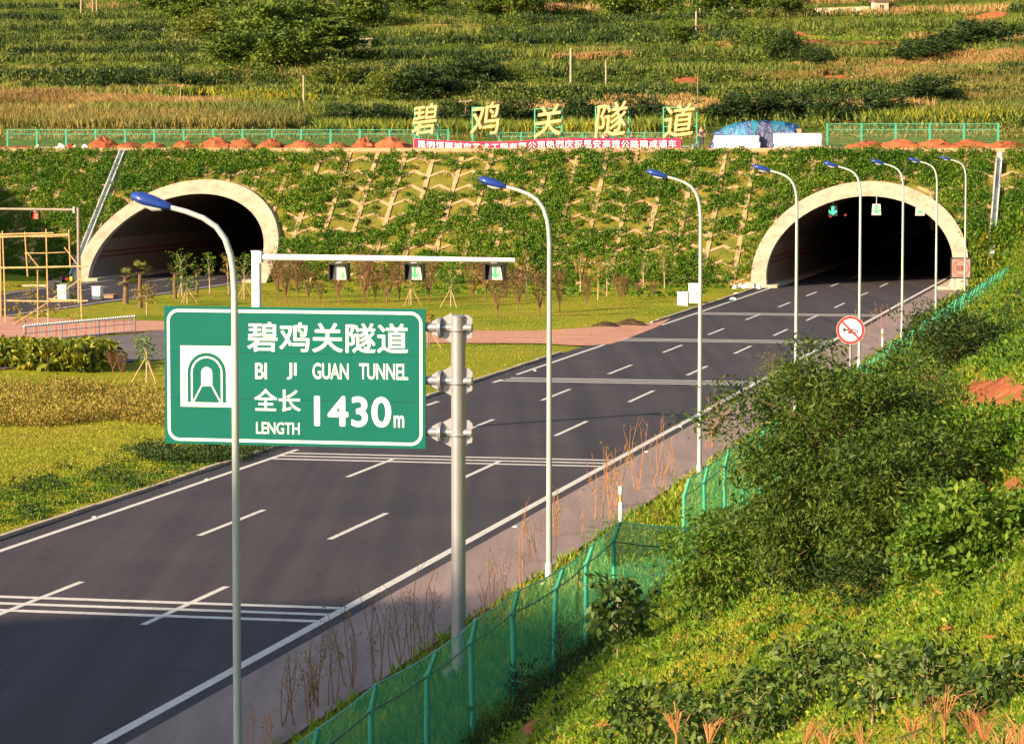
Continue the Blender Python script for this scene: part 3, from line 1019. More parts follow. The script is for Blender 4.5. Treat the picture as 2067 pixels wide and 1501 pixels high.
def band(mb, hw0, hw1, yy, zs, zb_):
    o, i = archpts(cx, hw0, zb_, zs), archpts(cx, hw1, zb_, zs)
    n = len(o)
    mb.add([(x, yy, z) for x, z in o] + [(x, yy, z) for x, z in i], [(k, k + 1, n + k + 1, n + k) for k in range(n - 1)])
b = MB()
zb_ = iz0 + hI * .075; zs = iz0 + hI * .56
o = archpts(cx, wI * .365, zb_, zs); b.add([(x, y - .003, z) for x, z in o], [tuple(range(len(o)))])
gi = b.build("symbol_arch", M_SIGN, ic, False)
b = MB(); band(b, wI * .300, wI * .268, y - .006, zs, zb_)
o = archpts(cx, wI * .105, iz0 + hI * .34, iz0 + hI * .56); b.add([(x, y - .006, z) for x, z in o], [tuple(range(len(o)))])
for sg in (-1, 1):
    w_ = wI * .016
    a0 = (cx + sg * wI * .098, iz0 + hI * .345); a1 = (cx + sg * wI * .262, zb_)
    b.add([(a0[0] - w_, y - .0065, a0[1]), (a0[0] + w_, y - .0065, a0[1]), (a1[0] + w_, y - .0065, a1[1]), (a1[0] - w_, y - .0065, a1[1])], [(0, 1, 2, 3)])
b.build("symbol_lines", M_SIGNW, ic, False)
def txt(body, pa, pb, bold, spacing=1.0):
    (a0, c1), (a1, c0) = pan(*pa), pan(*pb)
    lettering(body, (a0, c0, a1, c1), PY, M_SIGNW, t, bold=bold, thick=.005, spacing=spacing)
txt("碧鸡关隧道", (499, 649), (824, 714), .014, 1.0)
txt("BI", (515, 732), (539, 765), .015, .95)
txt("JI", (579, 732), (599, 766), .015, .95)
txt("GUAN", (631, 732), (704, 766), .015, .95)
txt("TUNNEL", (725, 733), (824, 767), .015, .95)
txt("全长", (513, 784), (607, 831), .014)
txt("LENGTH", (517, 851), (605, 877), .014)
txt("1430", (634, 798), (790, 863), .022, 1.05)
txt("m", (795, 838), (816, 863), .018)
b = MB(); b.tube([(0, 0, -.6), (0, 0, PL(925, 640, S_SIGN)[1])], .142, 24)
b.build("post", M_GALV, t)
ztop = PL(925, 640, S_SIGN)[1]
b = MB(); b.tube([(0, 0, ztop), (0, 0, ztop + .02), (0, 0, ztop + .045)], [.15, .15, .10], 24); b.build("post_cap", M_GALV, t)
b = MB(); b.tube([(0, 0, -.2), (0, 0, .05)], .32, 20)
for k in range(6):
    a = k * math.pi / 3
    b.bar((.14 * math.cos(a), .14 * math.sin(a), .15), (.30 * math.cos(a), .30 * math.sin(a), .06), .02, .18)
b.build("base_plate", M_GALV, t)
for py in (661, 768, 872):
    zc = PL(890, py, S_SIGN)[1]
    xf = -.37
    b = MB()
    b.tube([(xl + .4, 0, zc), (xf, 0, zc)], .085, 16)                   # arm behind the panel and its stub
    br = b.build("arm", M_GALV, t)
    b = MB(); b.tube([(xf - .012, 0, zc), (xf + .012, 0, zc)], .205, 24); b.tube([(xf + .016, 0, zc), (xf + .04, 0, zc)], .205, 24)
    for k in range(8):
        a = k * math.pi / 4 + .3
        b.tube([(xf - .035, .16 * math.cos(a), zc + .16 * math.sin(a)), (xf + .065, .16 * math.cos(a), zc + .16 * math.sin(a))], .016, 6)
    b.build("flange", M_GALV, br)
    for sg in (-1, 1):                                                # gusset plates
        b = MB()
        b.prism([(xf - .01, zc + sg * .20), (xf - .01, zc + sg * .08), (xf - .24, zc + sg * .08)], lambda a_, c_, d: (a_, d, c_), -.008, .008)
        b.build('gusset', M_GALV, br)
        b = MB()
        b.prism([(xf + .04, zc + sg * .19), (xf + .04, zc + sg * .06), (-.13, zc + sg * .06), (-.13, zc + sg * .30)], lambda a_, c_, d: (a_, d, c_), -.008, .008)
        b.build('gusset', M_GALV, br)
        b = MB()
        b.prism([(.13, zc + sg * .06), (.13, zc + sg * .32), (.19, zc + sg * .22), (.28, zc + sg * .19), (.29, zc + sg * .05)] if sg < 0 else
                [(.13, zc + .06), (.13, zc + .26), (.22, zc + .25), (.29, zc + .18), (.29, zc + .05)], lambda a_, c_, d: (a_, d, c_), -.008, .008)
        b.build("gusset", M_GALV, br)
    b = MB()
    b.tube([(xf + .04, 0, zc), (.28, 0, zc)], .085, 16)
    b.build("sleeve", M_GALV, br)
    b = MB(); b.tube([(0, 0, zc - .055), (0, 0, zc - .03)], .19, 24); b.box((xf + .02, -.06, zc - .055), (.29, .06, zc - .033))
    b.build("collar", M_GALV, br)

# ================================================================== SIGNAL GANTRIES
def signal_unit(parent, x, zc, face, arrow, size=.5):
    b = MB()
    h = size
    b.prism([(x - h * .62, zc - h * .5), (x + h * .62, zc - h * .5), (x + h * .62, zc + h * .5), (x - h * .62, zc + h * .5)], lambda a, c, d: (a, d, c), .03, .16)
    for sg in (-1, 1):                                                # side visors
        b.prism([(x + sg * h * .62, zc - h * .56), (x + sg * h * .68, zc - h * .5), (x + sg * h * .68, zc + h * .6), (x + sg * h * .62, zc + h * .6)],
                lambda a, c, d: (a, d, c), -.26, .16)
    b.prism([(x - h * .68, zc + h * .56), (x + h * .68, zc + h * .56), (x + h * .68, zc + h * .61), (x - h * .68, zc + h * .61)], lambda a, c, d: (a, d, c), -.26, .16)
    sg_ = b.build("signal", M_BLACK, parent)
    f = MB()
    f.prism([(x - h * .52, zc - h * .54), (x + h * .52, zc - h * .54), (x + h * .36, zc + h * .5), (x - h * .36, zc + h * .5)], lambda a, c, d: (a, d, c), -.02, .028)
    f.build("signal_face", face, sg_)
    if arrow:
        a = MB(); down_arrow(a, -.026, h * .62 * arrow, h * .86 * arrow, 0)
        a.v = [(vx + x + (0.12 if arrow < 1 else 0), vy, vz + zc - h * .45) for vx, vy, vz in a.v]
        a.build("arrow", M_ARROWOFF, sg_, False)
    m = MB(); m.bar((x - h * .35, .05, zc + h * .6), (x + h * .35, .05, zc + h * .6 + .12), .06); m.bar((x, .08, zc + h * .5), (x, .08, zc + h * .62 + .2), .1)
    m.build("mount", M_GALV, sg_)

ug = -13.7
k = (517.5 - CW / 2) / F
Yd = (ug + U0) / (k * RX + RY)
sg_s = US(Vector((k * Yd, Yd, 0)))[1]
t = thing("signal_gantry", "white cantilever gantry behind the green sign carrying three lane signals", "gantry", Wd(ug, sg_s, 0))
ztop = PL(517, 508, sg_s)[1]; zbm = PL(530, 519, sg_s)[1]
ue = PL(1040, 527, sg_s)[0] - ug
b = MB(); b.box((-.14, -.14, -.3), (.14, .14, ztop)); b.build("pole", M_WHITE, t, False)
b = MB(); b.box((-.16, -.16, ztop), (.16, .16, ztop + .04)); b.build("pole_cap", M_WHITE, t, False)
b = MB(); b.tube([(.14, 0, zbm), (ue * .5, 0, zbm - .01), (ue, 0, zbm - .03)], [.12, .105, .075], 14); b.build("beam", M_WHITE, t)
b = MB(); b.box((.14, -.16, zbm - .2), (.17, .16, zbm + .2)); b.box((.19, -.16, zbm - .2), (.22, .16, zbm + .2)); b.build("flange", M_WHITE, t, False)
for px, ar in ((686, .55), (838, 1), (1000, 1)):
    xs, zs_ = PL(px, 549, sg_s)
    signal_unit(t, xs - ug, zs_, M_SIGFACE, ar, .50)

M_DULL = plain('dull_brown_steel', (.27, .215, .17), .55, .2, .2)
p = G(160, 612)
uu, ss = US(p)
t = thing("signal_gantry", "dull cantilever gantry beside the bamboo scaffold with one red signal", "gantry", Wd(uu, ss, 0))
zt_ = PL(158, 419, ss)[1]
b = MB(); b.tube([(0, 0, -.3), (0, 0, zt_)], [.13, .11], 14); b.build("pole", M_DULL, t)
b = MB(); b.tube([(0, 0, zt_ - .15), (-9.5, 0, zt_ - .08)], [.10, .08], 12); b.build("beam", M_DULL, t)
b = MB(); b.box((-.32, -.2, zt_ - .36), (-.28, .2, zt_ + .06)); b.box((-.26, -.2, zt_ - .36), (-.2, .2, zt_ + .06)); b.build("flange", M_LAMPPOLE, t, False)
xs, zs_ = PL(72, 435, ss)
signal_unit(t, xs - uu, zs_, M_REDSIG, 0, .42)
xs, zs_ = PL(-30, 435, ss)
signal_unit(t, xs - uu, zs_, M_REDSIG, 0, .42)

# ================================================================== SMALL ROAD SIGNS
k = (1718 - CW / 2) / F
Yd = (4.4 + U0) / (k * RX + RY)
uu, ss = US(Vector((k * Yd, Yd, 0)))
zc = PL(1718, 666, ss)[1]
t = thing("no_honking_sign", "round white sign with a red ring and a crossed out horn among the bush tops", "road sign", Wd(uu, ss, 0))
rr = .5 * 57 / F * math.hypot(*(Wd(uu, ss).xy)) 
def disc(mb, r0, r1, y, n=40, z=0.0):
    o = [(r1 * math.cos(2 * math.pi * i / n), r1 * math.sin(2 * math.pi * i / n)) for i in range(n)]
    if r0 <= 0:
        mb.add([(a, y, z + c) for a, c in o], [tuple(range(n))])
    else:
        i_ = [(a * r0 / r1, c * r0 / r1) for a, c in o]
        mb.add([(a, y, z + c) for a, c in o] + [(a, y, z + c) for a, c in i_], [(j, (j + 1) % n, n + (j + 1) % n, n + j) for j in range(n)])
b = MB(); b.tube([(0, .06, -.3), (0, .06, zc + rr * .8)], .055, 12); b.build("post", M_GALV, t)
b = MB(); b.tube([(0, -.0, zc), (0, .02, zc)], rr, 40); b.build("disc", M_SIGNW, t)
b = MB(); disc(b, rr * .80, rr * .985, -.004, 40, zc)
d = rr * .8; w_ = rr * .075
c45, s45 = math.cos(R(-45)), math.sin(R(-45))
q_ = .7071
b.add([((-d - w_) * q_, -.008, zc + (d - w_) * q_), ((d - w_) * q_, -.008, zc + (-d - w_) * q_),
       ((d + w_) * q_, -.008, zc + (-d + w_) * q_), ((-d + w_) * q_, -.008, zc + (d + w_) * q_)], [(0, 1, 2, 3)])
b.build("red_ring", M_REDP, t, False)
b = MB()
hx = lambda pts: [(a * rr, -.0035, zc + c * rr) for a, c in pts]
b.add(hx([(-.52, .20), (-.36, .10), (-.36, -.08), (-.52, -.18)]), [(0, 1, 2, 3)])
b.add(hx([(-.36, .07), (.45, .03), (.45, -.05), (-.36, -.04)]), [(0, 1, 2, 3)])
b.add(hx([(.45, .03), (.56, -.08), (.45, -.22), (.38, -.16), (.46, -.08), (.38, -.03)]), [(0, 1, 2, 3, 4, 5)])
b.add(hx([(-.12, -.06), (.40, -.16), (.40, -.24), (-.12, -.24), (-.22, -.15)]), [(0, 1, 2, 3, 4)])
b.build("horn", M_BLACK, t, False)

uu, ss = US(Wd(2.2, S_FOOT - 4, 0))
u1, z1 = PL(1940, 521, ss); u0_, z0 = PL(1940, 561, ss)
t = thing("speed_display", "square grey framed display with a red ring beside the foot of the right tunnel ring", "sign", Wd(u1, ss, 0))
hw = (z1 - z0) / 2; zc = (z0 + z1) / 2
b = MB(); b.box((-hw, 0, zc - hw), (hw, .25, zc + hw)); b.build("cabinet", plain("grey_display", (.26, .20, .18), .5), t, False)
b = MB(); frame_ring(b, [(-hw * 1.06, zc - hw * 1.06), (hw * 1.06, zc - hw * 1.06), (hw * 1.06, zc + hw * 1.06), (-hw * 1.06, zc + hw * 1.06)],
                     [(-hw * .92, zc - hw * .92), (hw * .92, zc - hw * .92), (hw * .92, zc + hw * .92), (-hw * .92, zc + hw * .92)], -.01)
b.build("frame", M_BLACK, t, False)
b = MB(); disc(b, hw * .68, hw * .84, -.012, 32, zc); b.build("red_ring", plain("faded_red", (.42, .09, .08), .5), t, False)
b = MB()
for xx in (-.42, -.22, .02, .16, .36):
    b.box((hw * xx - .045, -.014, zc - hw * .3), (hw * xx + .045, -.002, zc + hw * .25))
b.build("blurred_digits", plain("dark_red", (.25, .04, .04), .6), t, False)
b = MB()
for sg in (-1, 1): b.box((sg * hw * .6 - .05, .1, -.3), (sg * hw * .6 + .05, .2, zc - hw))
b.build("legs", M_GALV, t, False)

for px, py0, py1, lab in ((1254, 980, 1040, "white marker post between dry stalks beside the shoulder, below the second lamp"),
                          (1783, 664, 694, "small white marker post right of the no honking sign")):
    k = (px - CW / 2) / F
    Yd = (3.55 + U0) / (k * RX + RY)
    uu, ss = US(Vector((k * Yd, Yd, 0)))
    zt_ = PL(px, py0, ss)[1]
    t = thing("marker_post", lab, "post", Wd(uu, ss, 0), group="white marker posts on the right verge")
    b = MB(); b.tube([(0, 0, -.2), (0, 0, zt_ * .62), (0, 0, zt_ * .64)], [.065, .06, .045], 10); b.build("stake", M_WHITE, t)
    b = MB(); b.tube([(0, 0, zt_ * .64), (0, 0, zt_ * .8)], .042, 10); b.build("neck", M_BAMBOO, t)
    b = MB(); b.tube([(0, 0, zt_ * .8), (0, 0, zt_ * .82), (0, 0, zt_ * .97), (0, 0, zt_)], [.05, .062, .062, .03], 10); b.build("cap", M_WHITE, t)
for j, (px, py) in enumerate(((191, 1044), (418, 968), (830, 1453), (1040, 1063), (1305, 912), (1080, 748), (1373, 861))):
    p = G(px, py)
    uu, ss = US(p)
    t = thing("road_stud", "small white reflective stud beside the road edge line, " + ORD[j] + " counting studs from the "
              + "left of the photo" if False else "small pale reflective stud " +
              ["on the left edge line near the photo border", "on the left edge line left of the first lamp pole", "on the right edge line beside the first lamp pole", "left of the second lamp pole foot",
               "above the white marker post", "where the solid left edge line ends at the crossing", "left of the third lamp pole"][j], "road stud", p, group="road studs by the edge lines")
    b = MB(); b.prism([(-.07, 0), (.07, 0), (.045, .035), (-.045, .035)], lambda a, c, d: (a, d, c), -.06, .06); b.build("stud_body", M_WHITE, t, False)

# ================================================================== SLOPE LATTICE
def sl(u, k, h=0.0):                      # point on the planted slope, k metres along the fall line, h proud of it
    c = math.cos(math.atan(SLOPE)); s_ = math.sin(math.atan(SLOPE))
    return Wd(u, S_FOOT + k * c - h * s_, k * s_ + h * c)
KTOP = ZTOP / math.sin(math.atan(SLOPE))

def in_ring(u, k, off=.9):
    z = k * math.sin(math.atan(SLOPE))
    return bool(in_arch(np.array([u]), np.array([z]), off)[0])

t = thing("slope_lattice", "tan masonry lattice of ribs and chevrons on the planted slope above the tunnels", "retaining lattice", (0, 0, 0), 0)
RIB = 2.35
ribs = [-92 + RIB * i for i in range(47)]
for u in ribs:
    b = MB(); k = .1
    while k < KTOP - .2:
        k2 = min(k + .9, KTOP)
        if not in_ring(u, k) and not in_ring(u, k2):
            w = .17 + random.uniform(-.03, .03)
            P = [sl(u - w, k, -.1), sl(u + w, k, -.1), sl(u + w, k2, -.1), sl(u - w, k2, -.1), sl(u - w, k, .09), sl(u + w, k, .09), sl(u + w, k2, .09), sl(u - w, k2, .09)]
            b.add(P, [(4, 5, 6, 7), (0, 1, 5, 4), (1, 2, 6, 5), (2, 3, 7, 6), (3, 0, 4, 7)])
        elif b.v:
            b.build("rib", M_LATT, t, False); b = MB()
        k = k2
    if b.v: b.build("rib", M_LATT, t, False)
rows = int(KTOP / 1.75)
for r_ in range(rows + 1):
    b = MB()
    k0 = .5 + r_ * 1.75
    for u in ribs[:-1]:
        m = u + RIB / 2
        for ua, ka, ub, kb in ((u + .2, k0, m, k0 + .62), (m, k0 + .62, u + RIB - .2, k0)):
            if max(ka, kb) > KTOP - .2 or in_ring(ua, ka, 1.0) or in_ring(ub, kb, 1.0):
                if b.v: b.build("chevron_course", M_LATT, t, False)
                b = MB()
                continue
            w = .15
            P = [sl(ua, ka - w, -.1), sl(ub, kb - w, -.1), sl(ub, kb + w, -.1), sl(ua, ka + w, -.1), sl(ua, ka - w, .07), sl(ub, kb - w, .07), sl(ub, kb + w, .07), sl(ua, ka + w, .07)]
            b.add(P, [(4, 5, 6, 7), (0, 1, 5, 4), (1, 2, 6, 5), (2, 3, 7, 6), (3, 0, 4, 7)])
    if b.v: b.build("chevron_course", M_LATT, t, False)
b = MB()
b.add([sl(-92, KTOP - .1, .15), sl(16, KTOP - .1, .15), sl(16, KTOP + .35, .15), sl(-92, KTOP + .35, .15), sl(-92, KTOP - .1, -.2), sl(16, KTOP - .1, -.2), sl(16, KTOP + .35, -.2), sl(-92, KTOP + .35, -.2)],
      [(0, 1, 2, 3), (4, 5, 1, 0), (5, 6, 2, 1), (6, 7, 3, 2), (7, 4, 0, 3)])
b.build("capping_course", M_LATT, t, False)

# plants on the slope: dense, with bare stretches where the lattice shows
n = 19000
us_ = RNG.uniform(-92, 20, n); ks = RNG.uniform(0, KTOP, n)
cs, sn = math.cos(math.atan(SLOPE)), math.sin(math.atan(SLOPE))
xw = (us_ + U0) * RX + (S_FOOT + ks * cs) * DX; yw = (us_ + U0) * RY + (S_FOOT + ks * cs) * DY; zw = ks * sn
dens = fbm(us_ * .16, ks * .22, 41, 4)
fine = fbm(us_ * .75, ks * .75, 47, 2)
mid_ = .62 + .38 * sstep(us_, -52, -46) * sstep(-us_, 11, 13)
bare = np.exp(-((us_ + 40) / 7.5) ** 2) * .28 * (.45 + .55 * ks / KTOP) + np.exp(-((us_ + 14.3) / 1.6) ** 2) * .30 + np.exp(-((us_ + 26) / 7) ** 2) * .06
ribd = np.abs(((us_ + 92) / RIB + .5) % 1 - .5) * RIB
for cu in (PL(247, 309, S_FOOT + RUN * .97)[0], PL(2018, 315, S_FOOT + RUN * .97)[0]):
    dens = np.where(np.abs(us_ - cu) < .55, -9, dens); bare = np.where(np.abs(us_ - cu) < .55, 9, bare)
keep = (RNG.uniform(0, 1, n) < np.clip(1.0 - 2.1 * bare - mid_ * ((dens < .38) * .5 + (fine < .26) * .8 + (ribd < .35) * .08), .05 * (bare < 5), 1)) & ~in_arch(us_, zw, 1.15)
P = np.stack([xw, yw, zw], 1)[keep]
rad = RNG.uniform(.22, .85, len(P)) * (1 - .8 * bare[keep])
C, q = clumpify(P, 42, rad, rad * 1.0)
C = C + np.array([-DX * .1, -DY * .1, .05])
meta(quads("slope_plants", leaves(C, .205, .5, .48, out=q * .8), L_SLOPE), kind='stuff')

# drainage chutes down the slope
for (pa, pb, lab) in (((247, 309), (166, 488), "pale concrete drain chute down the slope left of the left tunnel"),
                      ((2018, 315), (1999, 480), "broken pale drain chute down the slope at the right edge of the photo")):
    s_m = S_FOOT + RUN * .97
    ua = PL(pa[0], pa[1], s_m)[0]
    t = thing("drain_chute", lab, "drain chute", (0, 0, 0), 0)
    u_top, u_bot = ua, ua
    for nm, du, w, h in (("channel_floor", 0, .17, .12), ("side_wall", -.2, .05, .42), ("side_wall", .2, .05, .42)):
        b = MB(); k = .3
        while k < KTOP:
            k2 = min(k + 1.6, KTOP)
            if True:
                if ua > 0: h = (.05, .42)[random.random() > .3] if du else h
                P8 = [sl(ua + du - w, k, -.1), sl(ua + du + w, k, -.1), sl(ua + du + w, k2 - .03, -.1), sl(ua + du - w, k2 - .03, -.1),
                      sl(ua + du - w, k, h), sl(ua + du + w, k, h), sl(ua + du + w, k2 - .03, h), sl(ua + du - w, k2 - .03, h)]
                b.add(P8, [(4, 5, 6, 7), (0, 1, 5, 4), (1, 2, 6, 5), (2, 3, 7, 6), (3, 0, 4, 7)])
            k = k2
        b.build(nm, M_LAMPPOLE, t, False)

# ================================================================== ON THE PLATEAU
S_EDGE = S_TOP + .8
def lumpy_mound(mb_seed, rx, ry, h, n=18, m=7):
    rg = np.random.default_rng(mb_seed)
    b = MB(); V = [(0, 0, h)]
    for j in range(1, m + 1):
        f = j / m
        for i in range(n):
            a = 2 * math.pi * i / n
            k = 1 + rg.uniform(-.2, .2)
            z = h * (1 - f ** 1.7) * (1 + rg.uniform(-.3, .22)) - (.15 if j == m else 0)
            V.append((math.cos(a) * rx * f * k, math.sin(a) * ry * f * k, z))
    fs = [(0, 1 + i, 1 + (i + 1) % n) for i in range(n)]
    for j in range(m - 1):
        a = 1 + j * n; c = a + n
        fs += [(a + i, c + i, c + (i + 1) % n, a + (i + 1) % n) for i in range(n)]
    b.add(V, fs)
    return b
# heaps of red soil along the edge: (px of middle, px height, px half width)
HEAPS = [(207, 17, 30), (262, 9, 26), (310, 10, 24), (375, 14, 24), (436, 18, 30), (490, 16, 28), (548, 14, 28), (612, 12, 32), (680, 12, 30), (735, 16, 28), (790, 17, 30),
         (1752, 12, 36), (1815, 16, 36), (1890, 16, 38), (1958, 16, 38), (2030, 14, 38)]
for j, (px, hh, hw) in enumerate(HEAPS):
    ss = S_TOP + 3.2
    u, _ = PL(px, 300, ss)
    p = Wd(u, ss); p.z = h1(p.x, p.y)
    k = scale_at(p)
    side = "left of the banner" if j < 11 else "right of the blue tarpaulin"
    nm = ORD[j] if j < 11 else ORD[j - 11]
    t = lumpy_mound(100 + j, hw / k * (1.25 if j < 11 else 1.5) * random.uniform(.85, 1.2), 1.3, hh / k * random.uniform(.9, 1.3)).build("soil_heap", M_RED)
    t.location = p; t.rotation_euler = (0, 0, -TH)
    meta(t, nm + " heap of red soil from the left in the row " + side, "soil heap", "heaps of red soil along the top of the slope")

def mesh_panel(name, parent, pts_bot, pts_top, m=None):
    """wire mesh between two polylines, with metres as uv"""
    n = len(pts_bot)
    me = bpy.data.meshes.new(name)
    me.from_pydata([tuple(p) for p in pts_bot] + [tuple(p) for p in pts_top], [], [(i, i + 1, n + i + 1, n + i) for i in range(n - 1)])
    uv = me.uv_layers.new(name="UVMap")
    d = [0]
    for i in range(n - 1): d.append(d[-1] + (Vector(pts_bot[i + 1]) - Vector(pts_bot[i])).length)
    for pl in me.polygons:
        for li in pl.loop_indices:
            vi = me.loops[li].vertex_index
            i = vi % n
            hgt = (Vector(pts_top[i]) - Vector(pts_bot[i])).length
            uv.data[li].uv = (d[i], 0 if vi < n else hgt)
    return link(name, me, m or M_MESH, parent)

def plateau_fence(px0, px1, dpx, ytop, lab, ds=11.0):
    t = thing("wire_fence", lab, "fence", (0, 0, 0), 0, group="low green fences on top of the slope")
    ss = S_TOP + ds
    xs = np.arange(px0, px1 + 1, dpx)
    bot, top = [], []
    for px in xs:
        u, z = PL(px, ytop, ss)
        p = Wd(u, ss); p.z = h1(p.x, p.y)
        q = Vector((p.x, p.y, z))
        bot.append(p); top.append(q)
        b = MB(); b.bar((p.x, p.y, p.z - .2), (q.x, q.y, q.z + .05), .16); b.build("post", M_GREENP, t, False)
    for f in (1.0, .78, .12):
        b = MB()
        for i in range(len(bot) - 1):
            b.bar(bot[i].lerp(top[i], f), bot[i + 1].lerp(top[i + 1], f), .035)
        b.build("rail", M_GREENP, t, False)
    mesh_panel("mesh", t, [p + Vector((0, 0, .05)) for p in bot], [p - Vector((0, 0, .02)) for p in top], M_OPENMESH)
plateau_fence(15, 905, 59.3, 262, "low green post and wire fence on top of the slope, left of the gold letters")
plateau_fence(1670, 2080, 69, 250, "low green post and wire fence on top of the slope, right of the blue tarpaulin")
plateau_fence(990, 1410, 62, 268, "low green fence on top of the slope behind the gold letters", 12.5)

# gold letters on green frames
CH5 = [("碧", 832, 884, 211, 272, 837, 883, 217, 294), ("鸡", 950, 1010, 208, 273, 953, 1007, 216, 294), ("关", 1078, 1135, 213, 276, 1079, 1134, 219, 294),
       ("隧", 1201, 1268, 207, 276, 1202, 1268, 215, 294), ("道", 1339, 1404, 211, 276, 1339, 1406, 216, 294)]
s_l = S_TOP + 7.5
for j, (ch, xa, xb, ya, yb, fa, fb, fya, fyb) in enumerate(CH5):
    u0c, ztp = PL(xa, ya, s_l); u1c, zbt = PL(xb, yb, s_l)
    f0, fz1 = PL(fa, fya, s_l); f1, fz0 = PL(fb, fyb, s_l)
    p = Wd((u0c + u1c) / 2, s_l); gz = h1(p.x, p.y)
    um = (u0c + u1c) / 2
    t = thing("gold_letter_sign", ["gold raised character with many strokes on a green frame, leftmost of five",
              "gold raised character on a green frame, second of the five from the left", "wide open gold raised character of few strokes on a green frame, middle of the five",
              "gold raised character on a green frame behind two workers, fourth of the five", "gold raised character on a green frame nearest the blue tarpaulin"][j],
              "letter sign", (p.x, p.y, 0), group="gold letters standing on the slope top")
    b = MB()
    def tilt(v, um=um):
        return v
    lettering(ch, (u0c - um, zbt, u1c - um, ztp), 0, M_GOLD, t, name="character", bold=.009, thick=.32, shear=.12,
              warp=lambda v: np.stack([v[:, 0], v[:, 1], v[:, 2] + v[:, 0] * .12], 1))
    for x in (f0 - um, f1 - um):
        b.bar((x, .08, gz - .3), (x, .08, fz1), .09); b.bar((x, 1.3, gz - .3), (x, .12, fz1 * .6 + gz * .4), .07)
    for z in (fz1 - .04, fz1 * .55 + gz * .45, gz + .35):
        b.bar((f0 - um, .08, z), (f1 - um, .08, z), .07)
    b.build("frame", M_GREENP, t, False)

# red banner
s_b = S_TOP + 1.6
UB0, _ = PL(836, 290, s_b); UB1, _ = PL(1374, 290, s_b)
def bann(px, py):
    u, z = PL(px, py, s_b)
    return u, z
tx = [836, 900, 970, 1040, 1090, 1150, 1230, 1310, 1374]
ty_ = [280, 284, 287, 286, 281, 279, 279.5, 280, 279]
by_ = [301, 304, 306.5, 306, 304.5, 303, 303, 302.5, 302]
t = thing("banner", "long red cloth banner with white Chinese characters along the top of the slope", "banner", Wd(UB0, s_b, 0))
n = 80; V = []
zt_, zb_ = [], []
for i in range(n + 1):
    px = 836 + (1374 - 836) * i / n
    u, za = bann(px, np.interp(px, tx, ty_)); _, zc = bann(px, np.interp(px, tx, by_))
    zt_.append((u - UB0, za)); zb_.append((u - UB0, zc))
for j in range(7):
    for i in range(n + 1):
        f = j / 6
        V.append((zt_[i][0], .05 * math.sin(i * .9 + f * 2) * .6 + .03 * math.sin(i * .37), zt_[i][1] * (1 - f) + zb_[i][1] * f))
me = bpy.data.meshes.new("cloth")
me.from_pydata(V, [], [((j + 1) * (n + 1) + i, (j + 1) * (n + 1) + i + 1, j * (n + 1) + i + 1, j * (n + 1) + i) for j in range(6) for i in range(n)])
me.update(); me.shade_smooth()
link("cloth", me, M_BANNER, t)
xsA = np.array([a for a, _ in zt_]); zA = np.array([c for _, c in zt_]); zB = np.array([c for _, c in zb_])
def warpb(v):
    zt2 = np.interp(v[:, 0], xsA, zA); zb2 = np.interp(v[:, 0], xsA, zB)
    return np.stack([v[:, 0], v[:, 1], zb2 + (zt2 - zb2) * v[:, 2]], 1)
wB = UB1 - UB0
lettering("昆明恒辉城市艺术工程有限公司热烈庆祝昆安高速公路建成通车", (wB * .016, .16, wB * .985, .86), -.07, M_WHITE, t, bold=.02, thick=.02, spacing=1.12, warp=warpb)
b = MB()
for x, zz in ((-.06, zt_[0][1]), (wB * .33, zt_[27][1]), (wB * .68, zt_[54][1]), (wB + .06, zt_[-1][1])):
    b.tube([(x, .12, 9.5), (x, .12, zz + .08)], .045, 8)
b.build("stakes", M_BAMBOO, t)

# the covered pile and foam blocks
def boxes_stack(mb, w, d, h, layers, seed):
    rg = random.Random(seed)
    for k in range(layers):
        j = rg.uniform(-.06, .06); z0 = h * k / layers
        mb.box((-w / 2 + j, -d / 2, z0), (w / 2 + j + rg.uniform(-.05, .05), d / 2 + rg.uniform(-.05, .05), h * (k + 1) / layers - .012))
s_f = S_TOP + 3.0
for (xa, xb, ya, yb, lab) in ((1441, 1532, 274, 297.5, "left stack of white foam boards in front of the blue tarpaulin"),
                              (1562, 1658, 269, 296, "right stack of white foam boards in front of the blue tarpaulin")):
    ua, za = PL(xa, ya, s_f); ub, zb2 = PL(xb, yb, s_f)
    p = Wd((ua + ub) / 2, s_f + .6); z = h1(p.x, p.y)
    t = thing("board_stack", lab, "board stack", (p.x, p.y, z - .05), group="white board stacks")
    b = MB(); boxes_stack(b, ub - ua, 1.1, za - z + .05, 6, xa); b.build("boards", M_FOAM, t, False)
    b = MB(); 
    for q in (-.35, .35): b.box(((ub - ua) * q - .06, -.5, -.12), ((ub - ua) * q + .06, .5, .0))
    b.build("bearers", M_WOOD, t, False)
# tarpaulin heap
s_t = S_TOP + 5.2
ua, za = PL(1437, 245, s_t); ub, _ = PL(1616, 245, s_t)
p = Wd((ua + ub) / 2, s_t); z = h1(p.x, p.y)
hT = za - z; wT = ub - ua
V = []; nx, nyy = 46, 22
rg = np.random.default_rng(5)
top_prof = np.interp(np.linspace(0, 1, nx), [0, .04, .12, .25, .45, .6, .75, .88, .96, 1], [.05, .62, .70, .90, 1.0, 1.0, .97, .92, .86, .05])
for j in range(nyy):
    f = j / (nyy - 1); yy = (f - .5) * 3.0
    ed = min(1, (1 - abs(2 * f - 1)) * 3.0) ** .7
    for i in range(nx):
        x = -wT / 2 + wT * i / (nx - 1)
        wr = .22 * (fbm(np.array([x * 1.7]), np.array([yy * 2.1]), 51)[0] - .45)
        V.append((x + .05 * math.sin(yy * 9), yy + .25 * wr, max(-.05, top_prof[i] * hT * ed + wr * (1 if 0 < i < nx - 1 else 0))))
